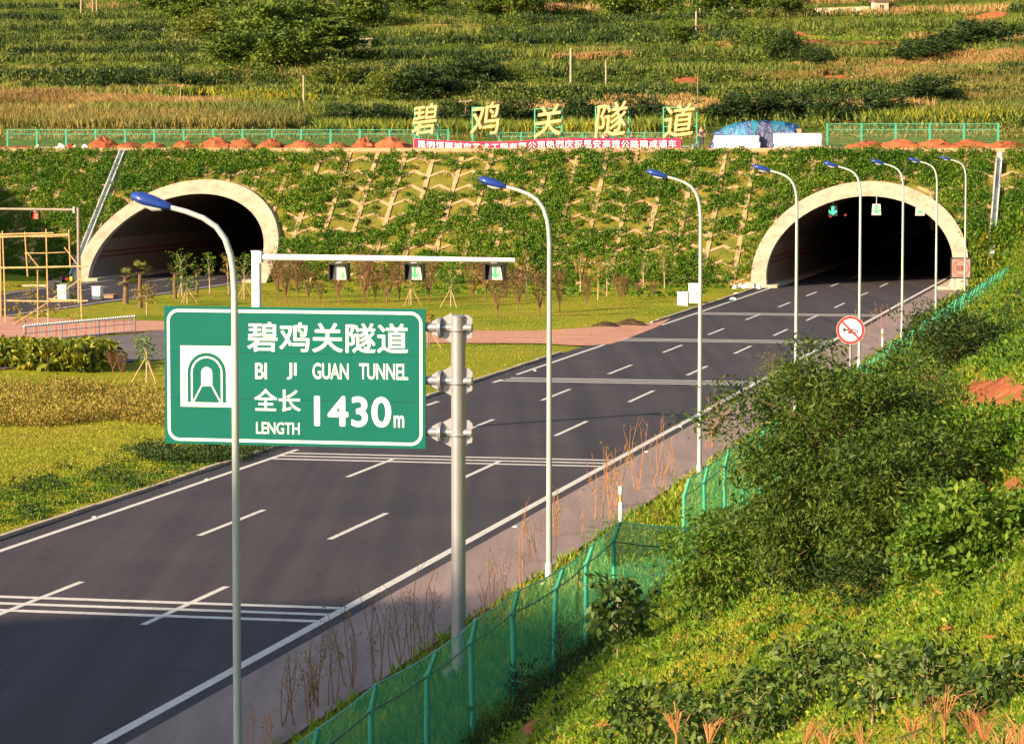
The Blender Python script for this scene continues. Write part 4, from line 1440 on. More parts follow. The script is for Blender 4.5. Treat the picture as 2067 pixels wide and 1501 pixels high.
t = thing("covered_pile", "pile of materials under a shiny blue tarpaulin on top of the slope", "covered pile", (p.x, p.y, z))
me = bpy.data.meshes.new("tarpaulin")
FT = [(j * nx + i, j * nx + i + 1, (j + 1) * nx + i + 1, (j + 1) * nx + i) for j in range(nyy - 1) for i in range(nx - 1)]
jf = [int(4.2 + 1.6 * math.sin(i * .5) + 1.3 * math.sin(i * 1.3 + 1)) for i in range(nx)]
lo = [f for f in FT if f[0] // nx < jf[f[0] % nx]]; up_ = [f for f in FT if f[0] // nx >= jf[f[0] % nx]]  # one cover split: lit top and shaded front put into the colour
me.from_pydata(V, [], lo); me.update(); me.shade_smooth(); link("tarpaulin_shaded_front", me, M_TARP, t)
me = bpy.data.meshes.new("tarpaulin_lit_top"); me.from_pydata([(x, y_, z_ + .03) for x, y_, z_ in V], [], up_); me.update(); me.shade_smooth(); link("tarpaulin_lit_top", me, M_TEAL, t)
b = MB(); b.box((wT * .42, -1.0, hT * .55), (wT * .53, .8, hT * .72)); b.box((-wT * .47, -1.3, 0), (wT * .44, 1.2, hT * .35)); b.build("materials", M_WOOD, t, False)
b = MB(); boxes_stack(b, 4.2, .7, .28, 4, 3)
p = Wd(PL(1625, 298, S_TOP + 1.6)[0], S_TOP + 1.6)
t = thing("plank_pile", "long pile of planks lying in front of the right foam stack", "plank pile", (p.x, p.y, h1(p.x, p.y) - .02))
b.build("planks", plain("pinkish_timber", (.52, .30, .20), .8, 0, .2), t, False)
p = Wd(PL(1497, 298, S_TOP + .9)[0], S_TOP + .9)
t = thing("block", "small pale block standing before the left foam stack", "block", (p.x, p.y, h1(p.x, p.y)))
b = MB(); b.box((-.2, -.2, -.05), (.2, .2, .42)); b.box((-.24, -.24, .42), (.24, .24, .5)); b.build("block_body", M_BAMBOO, t, False)
for j, (px, w, h, m, lab) in enumerate(((122, .5, .42, M_WHITE, "white bag lying left of the soil heaps"), (141, .42, .45, M_REDP, "red bag among white bags left of the soil heaps"),
                       (152, .35, .3, M_WHITE, "small white bag right of the red bag"), (172, .4, .3, M_FOAM, "white bag nearest the first soil heap"),
                       (76, .3, .26, M_FOAM, "lone pale bag far left on the slope top"), (1404, .6, .4, M_GALV, "grey bundle at the right end of the red banner"))):
    p = Wd(PL(px, 293, S_TOP + 2.5)[0], S_TOP + 2.5)
    o = lumpy_mound(300 + j, w, .35, h, 12, 5).build("bag", m)
    o.location = (p.x, p.y, h1(p.x, p.y) + .02)
    meta(o, lab, "bag", "bags left on the slope top")

# people behind the banner
def person(px, lab, shirt, ztop_px, bend=.25):
    ss = S_TOP + 3.4
    u, zt2 = PL(px, ztop_px, ss)
    p = Wd(u, ss); g = h1(p.x, p.y)
    t = thing("person", lab, "person", (p.x, p.y, g))
    k = (zt2 - g) / 1.7 if zt2 - g > 1.0 else .9
    def skin(nm, pts, edges, rad, m, root=0):
        me = bpy.data.meshes.new(nm); me.from_pydata(pts, edges, []); 
        o = bpy.data.objects.new(nm, me); COL.objects.link(o)
        sk = o.modifiers.new("s", 'SKIN'); ss_ = o.modifiers.new("d", 'SUBSURF'); ss_.levels = 1; ss_.render_levels = 1
        for i, r_ in enumerate(rad): me.skin_vertices[0].data[i].radius = (r_, r_)
        me.skin_vertices[0].data[root].use_root = True
        bpy.context.view_layer.update()
        m2 = bpy.data.meshes.new_from_object(o.evaluated_get(bpy.context.evaluated_depsgraph_get()))
        bpy.data.objects.remove(o)
        m2.materials.clear(); m2.shade_smooth()
        return link(nm, m2, m, t)
    b_ = bend
    pts = [(0, 0, .92), (0, -.08 * b_, 1.15), (0, -.3 * b_, 1.42), (0, -.42 * b_, 1.52), (0, -.5 * b_, 1.62), (0, -.52 * b_, 1.70),
           (-.2, -.3 * b_, 1.40), (-.27, -.3 * b_, 1.12), (-.24, -.22 - .3 * b_, .92), (.2, -.3 * b_, 1.40), (.27, -.3 * b_, 1.12), (.24, -.22 - .3 * b_, .92),
           (-.1, 0, .85), (-.11, .02, .48), (-.12, .06, .06), (-.12, -.1, .03), (.1, 0, .85), (.11, .02, .48), (.12, .06, .06), (.12, -.1, .03)]
    ed = [(0, 1), (1, 2), (2, 3), (3, 4), (4, 5), (2, 6), (6, 7), (7, 8), (2, 9), (9, 10), (10, 11), (0, 12), (12, 13), (13, 14), (14, 15), (0, 16), (16, 17), (17, 18), (18, 19)]
    rad = [.14, .14, .15, .055, .09, .075, .06, .045, .035, .06, .045, .035, .09, .06, .045, .035, .09, .06, .045, .035]
    body = skin("body", pts, ed, rad, M_SKIN)
    sh = [(0, 0, .90), (0, -.08 * b_, 1.15), (0, -.3 * b_, 1.43), (-.2, -.3 * b_, 1.41), (-.27, -.3 * b_, 1.16), (.2, -.3 * b_, 1.41), (.27, -.3 * b_, 1.16)]
    skin("shirt", sh, [(0, 1), (1, 2), (2, 3), (3, 4), (2, 5), (5, 6)], [.165, .16, .165, .075, .062, .075, .062], shirt)
    tr = [(0, 0, .93), (-.1, 0, .85), (-.11, .02, .48), (-.12, .06, .1), (.1, 0, .85), (.11, .02, .48), (.12, .06, .1)]
    skin("trousers", tr, [(0, 1), (1, 2), (2, 3), (0, 4), (4, 5), (5, 6)], [.15, .105, .078, .065, .105, .078, .065], M_DARKSHIRT)
    hr = [(0, -.48 * b_ + .02, 1.63), (0, -.5 * b_ + .02, 1.71)]
    skin("hair", hr, [(0, 1)], [.095, .085], M_HAIR)
    t.scale = (k, k, k)
person(1219, "person in a pale shirt standing behind the banner below the fourth gold letter", M_SHIRT, 267, .5)
person(1227, "dark haired person in a dark top behind the banner, right of the pale shirt", M_DARKSHIRT, 270, .9)
person(1276, "dark haired person in a dark top behind the banner, right of the fourth gold letter", M_DARKSHIRT, 269, .7)
person(1416, "dark clothed person standing between the last gold letter and the blue tarpaulin", M_DARKSHIRT, 256, .2)

# ================================================================== MEDIAN OBJECTS
def on_ground(px, py):
    p = hit(px, py, 20)
    return p
# bamboo scaffold
p0 = G(120, 655)
uu, ss = US(p0)
t = thing("bamboo_scaffold", "tall open bamboo scaffold standing on the grass left of the left tunnel", "scaffold", Wd(uu, ss, 0))
def sc(px, py, dy=0.0):
    u, z = PL(px, py, ss + dy)
    return (u - uu, dy, z)
def poles(nm, lst):
    for a, c, r_ in lst:
        b = MB(); a, c = Vector(a), Vector(c)
        m_ = a.lerp(c, .5) + Vector((random.uniform(-.03, .03), 0, random.uniform(-.03, .03)))
        b.tube([a, m_, c], [r_, r_ * .95, r_ * .85], 7)
        b.build(nm, M_BAMBOO, t)
poles("upright", [(sc(12, 690), sc(5, 466), .05), (sc(56, 558), sc(50, 468), .045), (sc(78, 690), sc(76, 545), .045), (sc(98, 668), sc(93, 462), .05),
                  (sc(142, 540), sc(139, 463), .045), (sc(166, 664), sc(162, 545), .05), (sc(2, 640, 1.5), sc(0, 470, 1.5), .045)])
poles("crossbar", [(sc(-40, 480), sc(140, 473), .06), (sc(-20, 474), sc(108, 470), .05), (sc(-30, 541), sc(178, 537), .06), (sc(14, 607), sc(178, 607), .055),
                   (sc(50, 511), sc(132, 509), .03), (sc(60, 478), sc(140, 476), .03), (sc(95, 603), sc(160, 606), .05)])
poles("brace", [(sc(54, 508), sc(80, 541), .04), (sc(130, 499), sc(158, 536), .04), (sc(15, 663, -1.5), sc(103, 606), .045), (sc(103, 606), sc(165, 561), .04),
                (sc(103, 665), sc(160, 671), .05)])

# white steel barrier across the crossing
pa, pb = G(48, 694), G(274, 672)
ua, sa = US(pa); ub, sb = US(pb)
t = thing("crossing_barrier", "white steel barrier with closely set bars across the crossing, left edge of the photo", "barrier", Wd(ua, sa, 0))
lv = Vector((ub - ua, sb - sa, 0)); nb = 46; hB = .92
b = MB(); b.tube([Vector((0, 0, hB)), lv + Vector((0, 0, hB))], .05, 8)
for i in range(nb):
    q = lv * (i + .5) / nb
    b.tube([q + Vector((0, 0, hB - .02)), q + Vector((0, 0, hB + .06)), q + Vector((0, 0, hB + .1))], [.06, .065, .03], 6)
b.build("top_rail", M_WHITE, t)
b = MB(); b.tube([Vector((0, 0, .12)), lv + Vector((0, 0, .12))], .04, 8); b.tube([Vector((0, 0, .55)), lv + Vector((0, 0, .55))], .02, 8); b.build("lower_rail", M_GALV, t)
for i in range(nb + 1):
    q = lv * i / nb
    b = MB(); b.tube([q + Vector((0, 0, .0)), q + Vector((0, 0, hB))], .018, 6)
    b.build("bar", M_REDP if i % 4 == 1 else M_GALV, t)
b = MB()
for f in (0.01, .33, .66, .99):
    q = lv * f
    b.box((q.x - .05, q.y - .5, 0), (q.x + .05, q.y + .5, .06)); b.tube([q, q + Vector((0, 0, hB))], .04, 8)
b.build("feet", M_GALV, t)

def cabinet(px, py, wpx, hpx, lab, name="cabinet", dpth=.5, m=M_WHITE, panel=True):
    p = G(px, py); k = scale_at(p)
    w, h = wpx / k, hpx / k
    t = thing(name, lab, "cabinet", p)
    b = MB(); b.box((-w / 2, -dpth / 2, -.1), (w / 2, dpth / 2, h)); b.build("case", m, t, False)
    b = MB(); b.prism([(-w / 2 - .04, h), (w / 2 + .04, h), (w / 2 + .04, h + .05), (-w / 2 - .04, h + .05)], lambda a, c, d: (a, d, c), -dpth / 2 - .05, dpth / 2 + .05); b.build("lid", m, t, False)
    if panel:
        b = MB(); b.box((-w * .42, -dpth / 2 - .012, h * .08), (w * .42, -dpth / 2 + .002, h * .92)); d_ = b.build("door", m, t, False)
        b = MB(); b.box((w * .3, -dpth / 2 - .05, h * .45), (w * .36, -dpth / 2 - .012, h * .58)); b.build("handle", M_BLACK, d_, False)
cabinet(1379, 617, 21, 27, "lower white cabinet on the grass beside the road near the right tunnel", dpth=.6)
cabinet(1401, 611, 20, 38, "taller white cabinet on the grass beside the road near the right tunnel", dpth=.6)
cabinet(128, 607, 18, 31, "white cabinet seen through the foot of the bamboo scaffold", dpth=.6)
cabinet(197, 604, 17, 25, "white cabinet on the grass edge before the left tunnel, right of the scaffold", dpth=.6)
cabinet(224, 601, 20, 6, "low flat crate right of the white cabinet before the left tunnel", "crate", 1.0, M_WOOD, False)

# parked tricycle in the shade left of the left tunnel
p = G(122, 583); k = scale_at(p)
t = thing("cargo_tricycle", "small dark tricycle with a yellow front in the shade left of the left tunnel", "tricycle", p)
b = MB(); b.box((-.9, -.4, .45), (.25, .4, .62)); b.box((-.9, -.42, .62), (-.84, .42, .95)); b.box((.2, -.42, .62), (.25, .42, .95)); b.build("cargo_bed", M_DARKSHIRT, t, False)
b = MB(); b.tube([(.95, 0, .35), (.85, 0, 1.05)], .04); b.tube([(.85, -.3, 1.05), (.85, .3, 1.05)], .025); b.bar((.2, 0, .5), (.9, 0, .55), .08); b.build("frame", M_BLACK, t)
b = MB(); b.box((.78, -.16, .62), (.98, .16, .92)); b.build("front_shield", plain("yellow_paint", (.55, .48, .03), .5), t, False)
b = MB(); b.box((.3, -.16, .7), (.66, .16, .8)); b.build("saddle", M_REDP, t, False)
for x, y_ in ((-.5, -.42), (-.5, .42), (.98, 0)):
    b = MB(); b.tube([(x, y_ - .05, .28), (x, y_ + .05, .28)], .28, 16); b.build("wheel", M_BLACK, t)
t = thing("slab", "pale flat slab lying beside the left road left of the tunnel", "slab", G(72, 578))
b = MB(); b.prism([(-1.0, 0), (1.0, 0), (.95, .14), (-.9, .12)], lambda a, c, d: (a, d, c), -.4, .4); b.build("slab_body", M_CONC, t, False)

# dark heaps by the road edge, rubble by the portal
for j, (px, py, w, h, m, lab) in enumerate(((1222, 661, 1.0, .32, M_DARKSOIL, "left one of two low dark soil heaps at the lawn edge by the crossing"),
                                  (1272, 657, 1.1, .36, M_DARKSOIL, "right one of two low dark soil heaps at the lawn edge by the crossing"))):
    o = lumpy_mound(400 + j, w, .6, h).build("soil_heap", m)
    o.location = G(px, py, .0) + Vector((0, 0, .02)); o.rotation_euler = (0, 0, -TH); meta(o, lab, "soil heap", "dark soil heaps at the lawn edge")
t = thing("rubble_pile", "pile of white rubble and bags at the left foot of the right tunnel ring", "rubble", G(1512, 582))
for i in range(13):
    o = lumpy_mound(500 + i, random.uniform(.12, .38), random.uniform(.12, .3), random.uniform(.14, .34), 8, 3)
    dx, dy = random.uniform(-1.0, 1.0), random.uniform(-.4, .5); dz = .22 * max(0, 1 - abs(dx))
    o.v = [(x + dx, y_ + dy, z + dz) for x, y_, z in o.v]
    o.build("chunk", M_FOAM if i % 3 else M_CONC, t)
for j, (px, py, lab) in enumerate(((1487, 593, "flat white scrap on the road edge just before the rubble"), (1480, 603, "lower flat white scrap on the road edge before the rubble"))):
    o = lumpy_mound(520 + j, .32, .2, .1, 8, 3).build("scrap", M_FOAM); o.location = G(px, py, .03); meta(o, lab, "scrap", "white scraps")

# ================================================================== TREES AND PLANTS
def limb_tree(t, h, crown_w, crown_h, leaf, lsize, nleaf, bark, trunk_r=.08, trunk_frac=.35, nlimb=9, cl=26, aspect=.5, seed=0, droop=0.0, flat=1.0, low=False, rnd=False):
    rg = random.Random(seed)
    b = MB()
    th_ = h * trunk_frac
    lean = Vector((rg.uniform(-.06, .06), rg.uniform(-.06, .06), 1))
    top = lean * (h * .86)
    pts = [Vector((0, 0, -.25)), lean * th_ * .5, lean * th_, lean * (th_ + (h - th_) * .45), top]
    b.tube(pts, [trunk_r * 1.25, trunk_r, trunk_r * .85, trunk_r * .5, trunk_r * .15], 7)
    tips = [top]
    cz = h - crown_h / 2
    for i in range(nlimb):
        a = i * 2.4 + rg.uniform(-.4, .4)
        f = (i + .5) / nlimb
        zz = cz + crown_h * .5 * (f * 2 - 1) * .82
        rr = crown_w / 2 * math.sqrt(max(.08, 1 - ((zz - cz) / (crown_h * .52)) ** 2)) * rg.uniform(.62, 1.05)
        tip = Vector((math.cos(a) * rr, math.sin(a) * rr, zz)) + lean * 0
        st = lean * min(max(th_ * (.55 if low else .8), zz - crown_h * .28), h * .8)
        midp = st.lerp(tip, .5) + Vector((0, 0, .07 * h))
        b.tube([st, midp, tip], [trunk_r * .42, trunk_r * .28, trunk_r * .1], 5)
        tips += [tip, st.lerp(tip, .62) + Vector((0, 0, .05 * h))]
    b.build("trunk", bark, t)
    C = []; O = []
    ctr = np.array([0, 0, cz])
    per = max(4, int(nleaf / (len(tips) * 5)))
    for tp in tips:
        tv = np.array(tp)
        for j in range(5):                                   # sub-sprays round each limb tip
            r0 = crown_w * .135
            c0 = tv + RNG.normal(size=3) * np.array([r0, r0, r0 * .8 * flat])
            q = RNG.normal(size=(per, 3)) * np.array([1, 1, .6 * flat]) * crown_w * .062
            C.append(c0 + q); O.append(np.tile((c0 - ctr) / (np.linalg.norm(c0 - ctr) + 1e-6), (per, 1)) * .6)
    C = np.concatenate(C); O = np.concatenate(O)
    C[:, 2] = np.maximum(C[:, 2], lsize * .4)
    quads("crown", leaves(C, lsize, .15, aspect, droop, O, rnd), leaf, t)

HB = {}
def hill_tree(px, py, hpx, wpx, lab, kind, grp, cat="tree"):
    p = hit(px, py, 235)
    k = scale_at(p)
    big = 1.22 if cat == 'tree' and kind in ('round', 'pine') else 1.1
    h, w = hpx / k * big, wpx / k * big
    if kind not in HB:
        t = thing(cat, lab, cat, p, random.uniform(0, 6), grp)
        {'round': lambda: limb_tree(t, 1, .95, .72, L_TREE, .085, 4600, M_BARK, .022, .34, 13, seed=1),
         'pine': lambda: limb_tree(t, 1, .62, .66, L_TREE, .07, 4200, M_PALEBARK, .016, .42, 15, seed=2, flat=.5),
         'tall': lambda: limb_tree(t, 1, .34, .45, L_TREE, .05, 2000, M_PALEBARK, .012, .6, 10, seed=3),
         'dome': lambda: limb_tree(t, 1, 1.9, .95, L_YTREE, .11, 4800, M_BARK, .03, .12, 15, seed=4, low=True),
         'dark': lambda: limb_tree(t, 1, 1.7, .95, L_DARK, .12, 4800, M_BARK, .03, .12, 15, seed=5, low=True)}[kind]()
        HB[kind] = (t, {'round': .95, 'pine': .62, 'tall': .34, 'dome': 1.9, 'dark': 1.7}[kind])
        t.scale = (w / HB[kind][1], w / HB[kind][1], h)
    else:
        src, bw = HB[kind]
        t = copy_thing(src, lab, p, random.uniform(0, 6), (w / bw, w / bw, h))
        t["group"] = grp
        t.name = "tree" if cat == "tree" else "bush"
    t["category"] = cat
    return t

TG = "trees on the hillside"
for a in [
    (545, 112, 88, 100, "largest broad round tree in the middle of the wooded clump on the hill", 'round'),
    (500, 95, 70, 80, "round tree at the left end of the wooded clump on the hill", 'round'),
    (655, 130, 78, 84, "layered pine at the right end of the wooded clump on the hill", 'pine'),
    (690, 128, 70, 62, "slim pine behind the layered pine, left of the small shed", 'pine'),
    (610, 70, 60, 80, "round tree high on the hill right above the wooded clump", 'round'),
    (585, 52, 60, 70, "round tree touching the top border above the wooded clump", 'round'),
    (163, 33, 90, 40, "pale trunked tree at the top border, leftmost of three", 'tall'),
    (187, 32, 90, 38, "pale trunked tree at the top border, middle of three", 'tall'),
    (196, 33, 95, 38, "pale trunked tree at the top border, rightmost of three", 'tall'),
    (380, 62, 60, 76, "round tree over the bare ochre bank on the hill", 'round'),
    (440, 70, 62, 70, "round tree between the ochre bank and the wooded clump", 'round'),
    (575, 150, 76, 90, "lowest round tree at the foot of the wooded clump", 'round'),
    (470, 140, 60, 84, "round tree at the lower left corner of the wooded clump", 'round'),
    (730, 60, 60, 80, "round tree at the top border right of the wooded clump", 'round'),
    (850, 36, 56, 76, "round tree at the top border above the first gold letter", 'round'),
    (1060, 36, 50, 70, "round tree at the top border left of the hill's tallest pole", 'round'),
    (1250, 36, 56, 76, "round tree at the top border above the fourth gold letter", 'round'),
    (330, 36, 50, 70, "round tree at the top border right of the three pale trunks", 'round'),
    (1590, 40, 46, 60, "round tree just left of the pale wall on the ridge", 'round'),
    (1330, 30, 60, 70, "dark round tree at the top border left of the tall poles", 'round'),
    (1440, 34, 62, 66, "dark round tree at the top border right of the tall poles", 'round'),
    (1510, 30, 52, 60, "dark round tree at the top border left of the pale wall", 'round'),
    (980, 40, 46, 62, "shadowed round tree at the top border above the third gold letter", 'round'),
    (1150, 20, 40, 60, "shadowed round tree at the top border above the tall pole", 'round'),
    (460, 45, 50, 50, "slim pine at the top border left of the wooded clump", 'pine'),
    (1370, 95, 34, 46, "small dark round tree beside the far tall poles", 'round')]:
    hill_tree(*a, TG)
BG_ = "bushes on the hillside"
for a in [
    (695, 178, 46, 125, "pale domed bush left of the small shed's foot", 'dome'),
    (780, 200, 46, 76, "pale domed bush on the hill above the first gold letter", 'dome'),
    (420, 82, 46, 120, "pale domed bush over the bare ochre bank", 'dome'),
    (470, 120, 40, 110, "pale domed bush below the wooded clump", 'dome'),
    (560, 145, 42, 130, "domed bush under the broad round tree", 'dome'),
    (860, 200, 50, 130, "dark spreading bush above the first two gold letters", 'dark'),
    (960, 165, 40, 110, "dark spreading bush left of the tallest pole", 'dark'),
    (600, 230, 26, 60, "small dark bush beside the pale field pole", 'dark'),
    (1585, 118, 40, 60, "dark bush below the red bare patch at right", 'dark'),
    (1640, 128, 24, 50, "small dark bush right of the red bare patch", 'dark'),
    (1960, 100, 42, 150, "dark hedge like bush near the right border above the pale field", 'dark'),
    (1870, 120, 30, 110, "dark bush left of the hedge like bush at the right border", 'dark'),
    (1880, 215, 48, 110, "dark green bush at the upper end of the right fence", 'dark'),
    (1790, 238, 40, 90, "dark green bush right of the blue tarpaulin", 'dark'),
    (1690, 245, 38, 90, "dark green bush just right above the blue tarpaulin", 'dark'),
    (1480, 245, 40, 110, "dark green bush behind the left end of the blue tarpaulin", 'dark'),
    (1590, 240, 42, 110, "dark green bush behind the middle of the blue tarpaulin", 'dark'),
    (1290, 255, 44, 90, "dark green bush right of the fourth gold letter", 'dark'),
    (1170, 258, 46, 90, "dark green bush right of the middle gold letter", 'dark'),
    (1040, 258, 44, 90, "dark green bush right of the second gold letter", 'dark'),
    (920, 255, 40, 76, "dark green bush right of the first gold letter", 'dark'),
    (770, 258, 36, 90, "dark green bush left of the first gold letter", 'dark'),
    (690, 258, 36, 80, "dark green bush on the hill foot left of the first letter's bush", 'dark')]:
    hill_tree(*a, BG_, "bush")

# poles on the hill
def pole(px, y0, y1, r, lab, m=M_PALEBARK, cross=None):
    p = hit(px, y1, 235); k = scale_at(p)
    h = (y1 - y0) / k
    t = thing("utility_pole", lab, "pole", p)
    b = MB(); b.tube([(0, 0, -.4), (0, 0, h)], [r * 1.1 / k, r * .8 / k], 8); b.build("shaft", m, t)
    if cross:
        b = MB(); b.bar((-cross / k, 0, h - .1), (cross / k, 0, h + .02), .12); b.build("crossarm", m, t)
        b = MB()
        for q in (-.8, .8): b.tube([(q * cross / k, 0, h), (q * cross / k, 0, h + .22)], .05, 6)
        b.build("insulators", M_CONC, t)
pole(1152, 95, 187, 2.2, "tallest pale pole on the hill above the third gold letter", M_CONC)
pole(1223, 121, 175, 1.6, "thin pale pole on the hill above the fourth gold letter", M_CONC)
pole(1405, 24, 86, 2.0, "pale pole near the top border, lower one of the close pair", M_CONC)
pole(1413, -20, 36, 2.0, "pale pole cut by the top border, upper one of the close pair", M_CONC)
pole(1478, -20, 34, 1.6, "pale pole cut by the top border right of the close pair", M_CONC)
pole(613, 150, 232, 1.9, "pale pole standing in the field left of the gold letters", M_CONC)
pole(365, 170, 233, 1.8, "dark wooden pole with a short arm in the pale field at left", M_WOOD, 7)
pole(940, 203, 259, 1.6, "wooden pole with a crossarm between the first and second gold letters", M_WOOD, 14)
pole(1408, 152, 240, 1.2, "slim dark pole behind the last gold letter", M_WOOD)

# small shed and the house on the ridge
def house(px, py, wpx, hpx, lab, name, roof, wall):
    p = hit(px, py, 235); k = scale_at(p); w, h = wpx / k, hpx / k
    t = thing(name, lab, "building", p, 0.2)
    b = MB(); b.box((-w / 2, -w * .35, -1.0), (w / 2, w * .35, h * .68)); b.build("wall", wall, t, False)
    b = MB()
    b.prism([(-w * .62, h * .66), (w * .62, h * .80), (w * .62, h * .92), (-w * .62, h * .78)], lambda a, c, d: (a, d, c), -w * .5, w * .5) if name == "shed" else \
        b.prism([(-w * .6, h * .68), (w * .6, h * .68), (w * .55, h * .74), (0, h * 1.15), (-w * .55, h * .74)], lambda a, c, d: (a, d, c), -w * .45, w * .45)
    b.build("roof", roof, t, False)
    b = MB(); b.box((-w * .12, -w * .35 - .04, -.1), (w * .14, -w * .35 + .01, h * .46)); b.build("door", M_BLACK, t, False)
house(733, 98, 28, 21, "small grey shed with a tilted flat roof high on the hill", "shed", M_PLASTER, plain("mauve_block", (.34, .25, .24), .9))
house(1776, 24, 30, 30, "small pale house with a brown roof on the ridge at top right", "house", M_ROOF, M_PLASTER)
pa, pb = hit(1645, 27, 235), hit(1755, 24, 235)
t = thing("boundary_wall", "long low pale wall left of the small house on the ridge", "wall", pa, 0)
b = MB(); b.bar((0, 0, .2), (pb.x - pa.x, pb.y - pa.y, pb.z - pa.z + .2), .4, 1.6); b.build("wall_body", M_PLASTER, t, False)
b = MB(); b.bar((0, 0, 1.06), (pb.x - pa.x, pb.y - pa.y, pb.z - pa.z + 1.06), .55, .1); b.build("coping", M_CONC, t, False)

# bare patches
def patch(name, px, py, rx, ry, m, t0=235, z=.06, seed=0, n=18):
    rg = np.random.default_rng(seed)
    V = []; fs = []
    X = [px]; Y = [py]; m_ = 5
    for j in range(1, m_ + 1):
        for i in range(n):
            a = 2 * math.pi * i / n
            k = (j / m_) * (1 + .35 * (vnoise(np.array([i * .9 + seed * 7.]), np.array([seed * 1.3]), 3)[0] - .5) * 2)
            X.append(px + rx * k * math.cos(a)); Y.append(py + ry * k * math.sin(a))
    P = hits(X, Y, t0)
    if np.isnan(P).any(): return
    P[:, 2] += z
    HOLES.append((px, py, rx, ry))
    fs = [(0, 1 + i, 1 + (i + 1) % n) for i in range(n)]
    for j in range(m_ - 1):
        a = 1 + j * n; c = a + n
        fs += [(a + i, c + i, c + (i + 1) % n, a + (i + 1) % n) for i in range(n)]
    me = bpy.data.meshes.new(name); me.from_pydata(P.tolist(), [], fs); me.update(); me.shade_smooth()
    meta(link(name, me, m), kind='structure')
for j, (x, y_, rx, ry) in enumerate([(1622, 80, 58, 11), (1990, 33, 45, 9), (1400, 56, 45, 6), (1385, 163, 28, 7), (1640, 128, 50, 6), (1690, 160, 50, 6), (1430, 205, 40, 5),
                                     (385, 74, 26, 12), (330, 62, 8, 10), (1115, 18, 26, 10), (1120, 46, 18, 8), (300, 175, 120, 3), (450, 180, 90, 3), (1705, 243, 25, 6)]):
    patch("bare_earth", x, y_, rx, ry, M_RED if j not in (7, 8) else M_PLASTER, seed=j)

# fields and scrub on the hill: stuff
def plants(name, poly, n, m, h, w=.45, k=4, t0=235, lean=.3):
    P = spots(poly, n, t0)
    if not len(P): return
    C = np.repeat(P, k, 0) + RNG.normal(size=(len(P) * k, 3)) * np.array([.22, .22, 0])
    return meta(quads(name, blades(C, h, w, lean), m), kind='stuff')
def bushes(name, poly, n, m, r, hh, k=26, ls=.32, t0=235):
    P = spots(poly, n, t0)
    if not len(P): return
    rad = RNG.uniform(.5, 1.2, len(P)) * r
    C, q = clumpify(P, k, rad, rad * hh)
    return meta(quads(name, leaves(C, ls, .3, .6, out=q), m), kind='stuff')
ALL = [(-40, -15), (2110, -15), (2110, 262), (-40, 262)]
bushes("hill_scrub", ALL, 2300, L_SCRUB, 1.3, .8, 26, .38)
plants("hill_grass", ALL, 4000, L_GCORN, .9, .16, 4)
for poly, cnt in (([(560, -15), (1560, -15), (1500, 40), (1250, 62), (900, 50), (640, 30)], 120), ([(-40, 30), (330, 40), (420, 75), (440, 122), (-40, 125)], 110),
                  ([(660, 130), (1000, 150), (1010, 195), (830, 205), (640, 180)], 80), ([(1750, 70), (2110, 60), (2110, 100), (1850, 112)], 40),
                  ([(1000, 60), (1560, 50), (1560, 110), (1000, 118)], 60)):
    bushes("hill_thicket", poly, cnt, L_DARK if cnt > 70 else L_TREE, 2.4, .95, 130, .45)
for mm, cnt, rr in ((L_TREE, 420, 1.9), (L_DARK, 260, 1.7), (L_YTREE, 240, 1.5), (L_SCRUB, 420, 2.1)):
    bushes("hill_bushes", [(-40, -15), (2110, -15), (2110, 200), (1500, 215), (620, 200), (600, 185), (-40, 185)], cnt, mm, rr, .85, 80, .38)
for poly, n_ in (([(-40, 46), (330, 58), (330, 68), (-40, 58)], 60), ([(-40, 92), (340, 96), (420, 118), (-40, 112)], 70), ([(-40, 160), (420, 160), (640, 172), (640, 182), (-40, 178)], 90),
                 ([(1000, 74), (1400, 72), (1400, 84), (1000, 88)], 60), ([(1090, 146), (1420, 142), (1420, 153), (1090, 156)], 50), ([(1000, 190), (1430, 186), (1430, 200), (1000, 203)], 70),
                 ([(1540, 112), (1720, 100), (1720, 112), (1540, 124)], 26), ([(1760, 96), (2110, 76), (2110, 100), (1800, 112)], 60), ([(640, 148), (1000, 160), (1010, 185), (830, 200), (660, 178)], 90),
                 ([(440, 120), (700, 135), (760, 175), (560, 160)], 60), ([(1480, 190), (1860, 186), (1860, 232), (1480, 240)], 120)):
    bushes("hedge_growth", poly, n_, L_DARK, 1.5, 1.05, 90, .36)
bushes("hill_bushes", [(640, 205), (830, 215), (1430, 190), (1430, 245), (640, 262)], 160, L_TREE, 1.5, 1.0, 80, .34)
plants("cornfield", [(-40, 205), (120, 200), (330, 218), (560, 232), (625, 250), (600, 262), (-40, 262)], 3600, L_CORN, 1.3, .10, 9)
plants("corn_tops", [(-40, 198), (330, 212), (560, 226), (600, 238), (330, 228), (-40, 215)], 2600, L_TAN, 1.45, .09, 8)
plants("sunflower_rows", [(40, 188), (340, 190), (620, 190), (620, 205), (340, 200), (40, 198)], 500, L_SUNF, 1.3, .22, 7)
plants("sunflower_field", [(430, 195), (640, 200), (640, 245), (560, 225), (430, 215)], 700, L_SUNF, 1.2, .2, 7)
plants("pale_cornfield", [(1100, 108), (1285, 106), (1280, 121), (1120, 122)], 700, L_TAN, 1.0, .11, 9)
plants("pale_cornfield", [(1640, 160), (1850, 122), (2110, 96), (2110, 125), (1900, 145), (1700, 172)], 2600, L_TAN, 1.0, .11, 9)
plants("pale_cornfield", [(1430, 150), (1700, 130), (2110, 128), (2110, 190), (1800, 185), (1600, 175)], 3200, L_CORN, 1.0, .12, 9)
plants("pale_cornfield", [(1850, 205), (2110, 195), (2110, 235), (1850, 240)], 1400, L_CORN, 1.0, .12, 9)
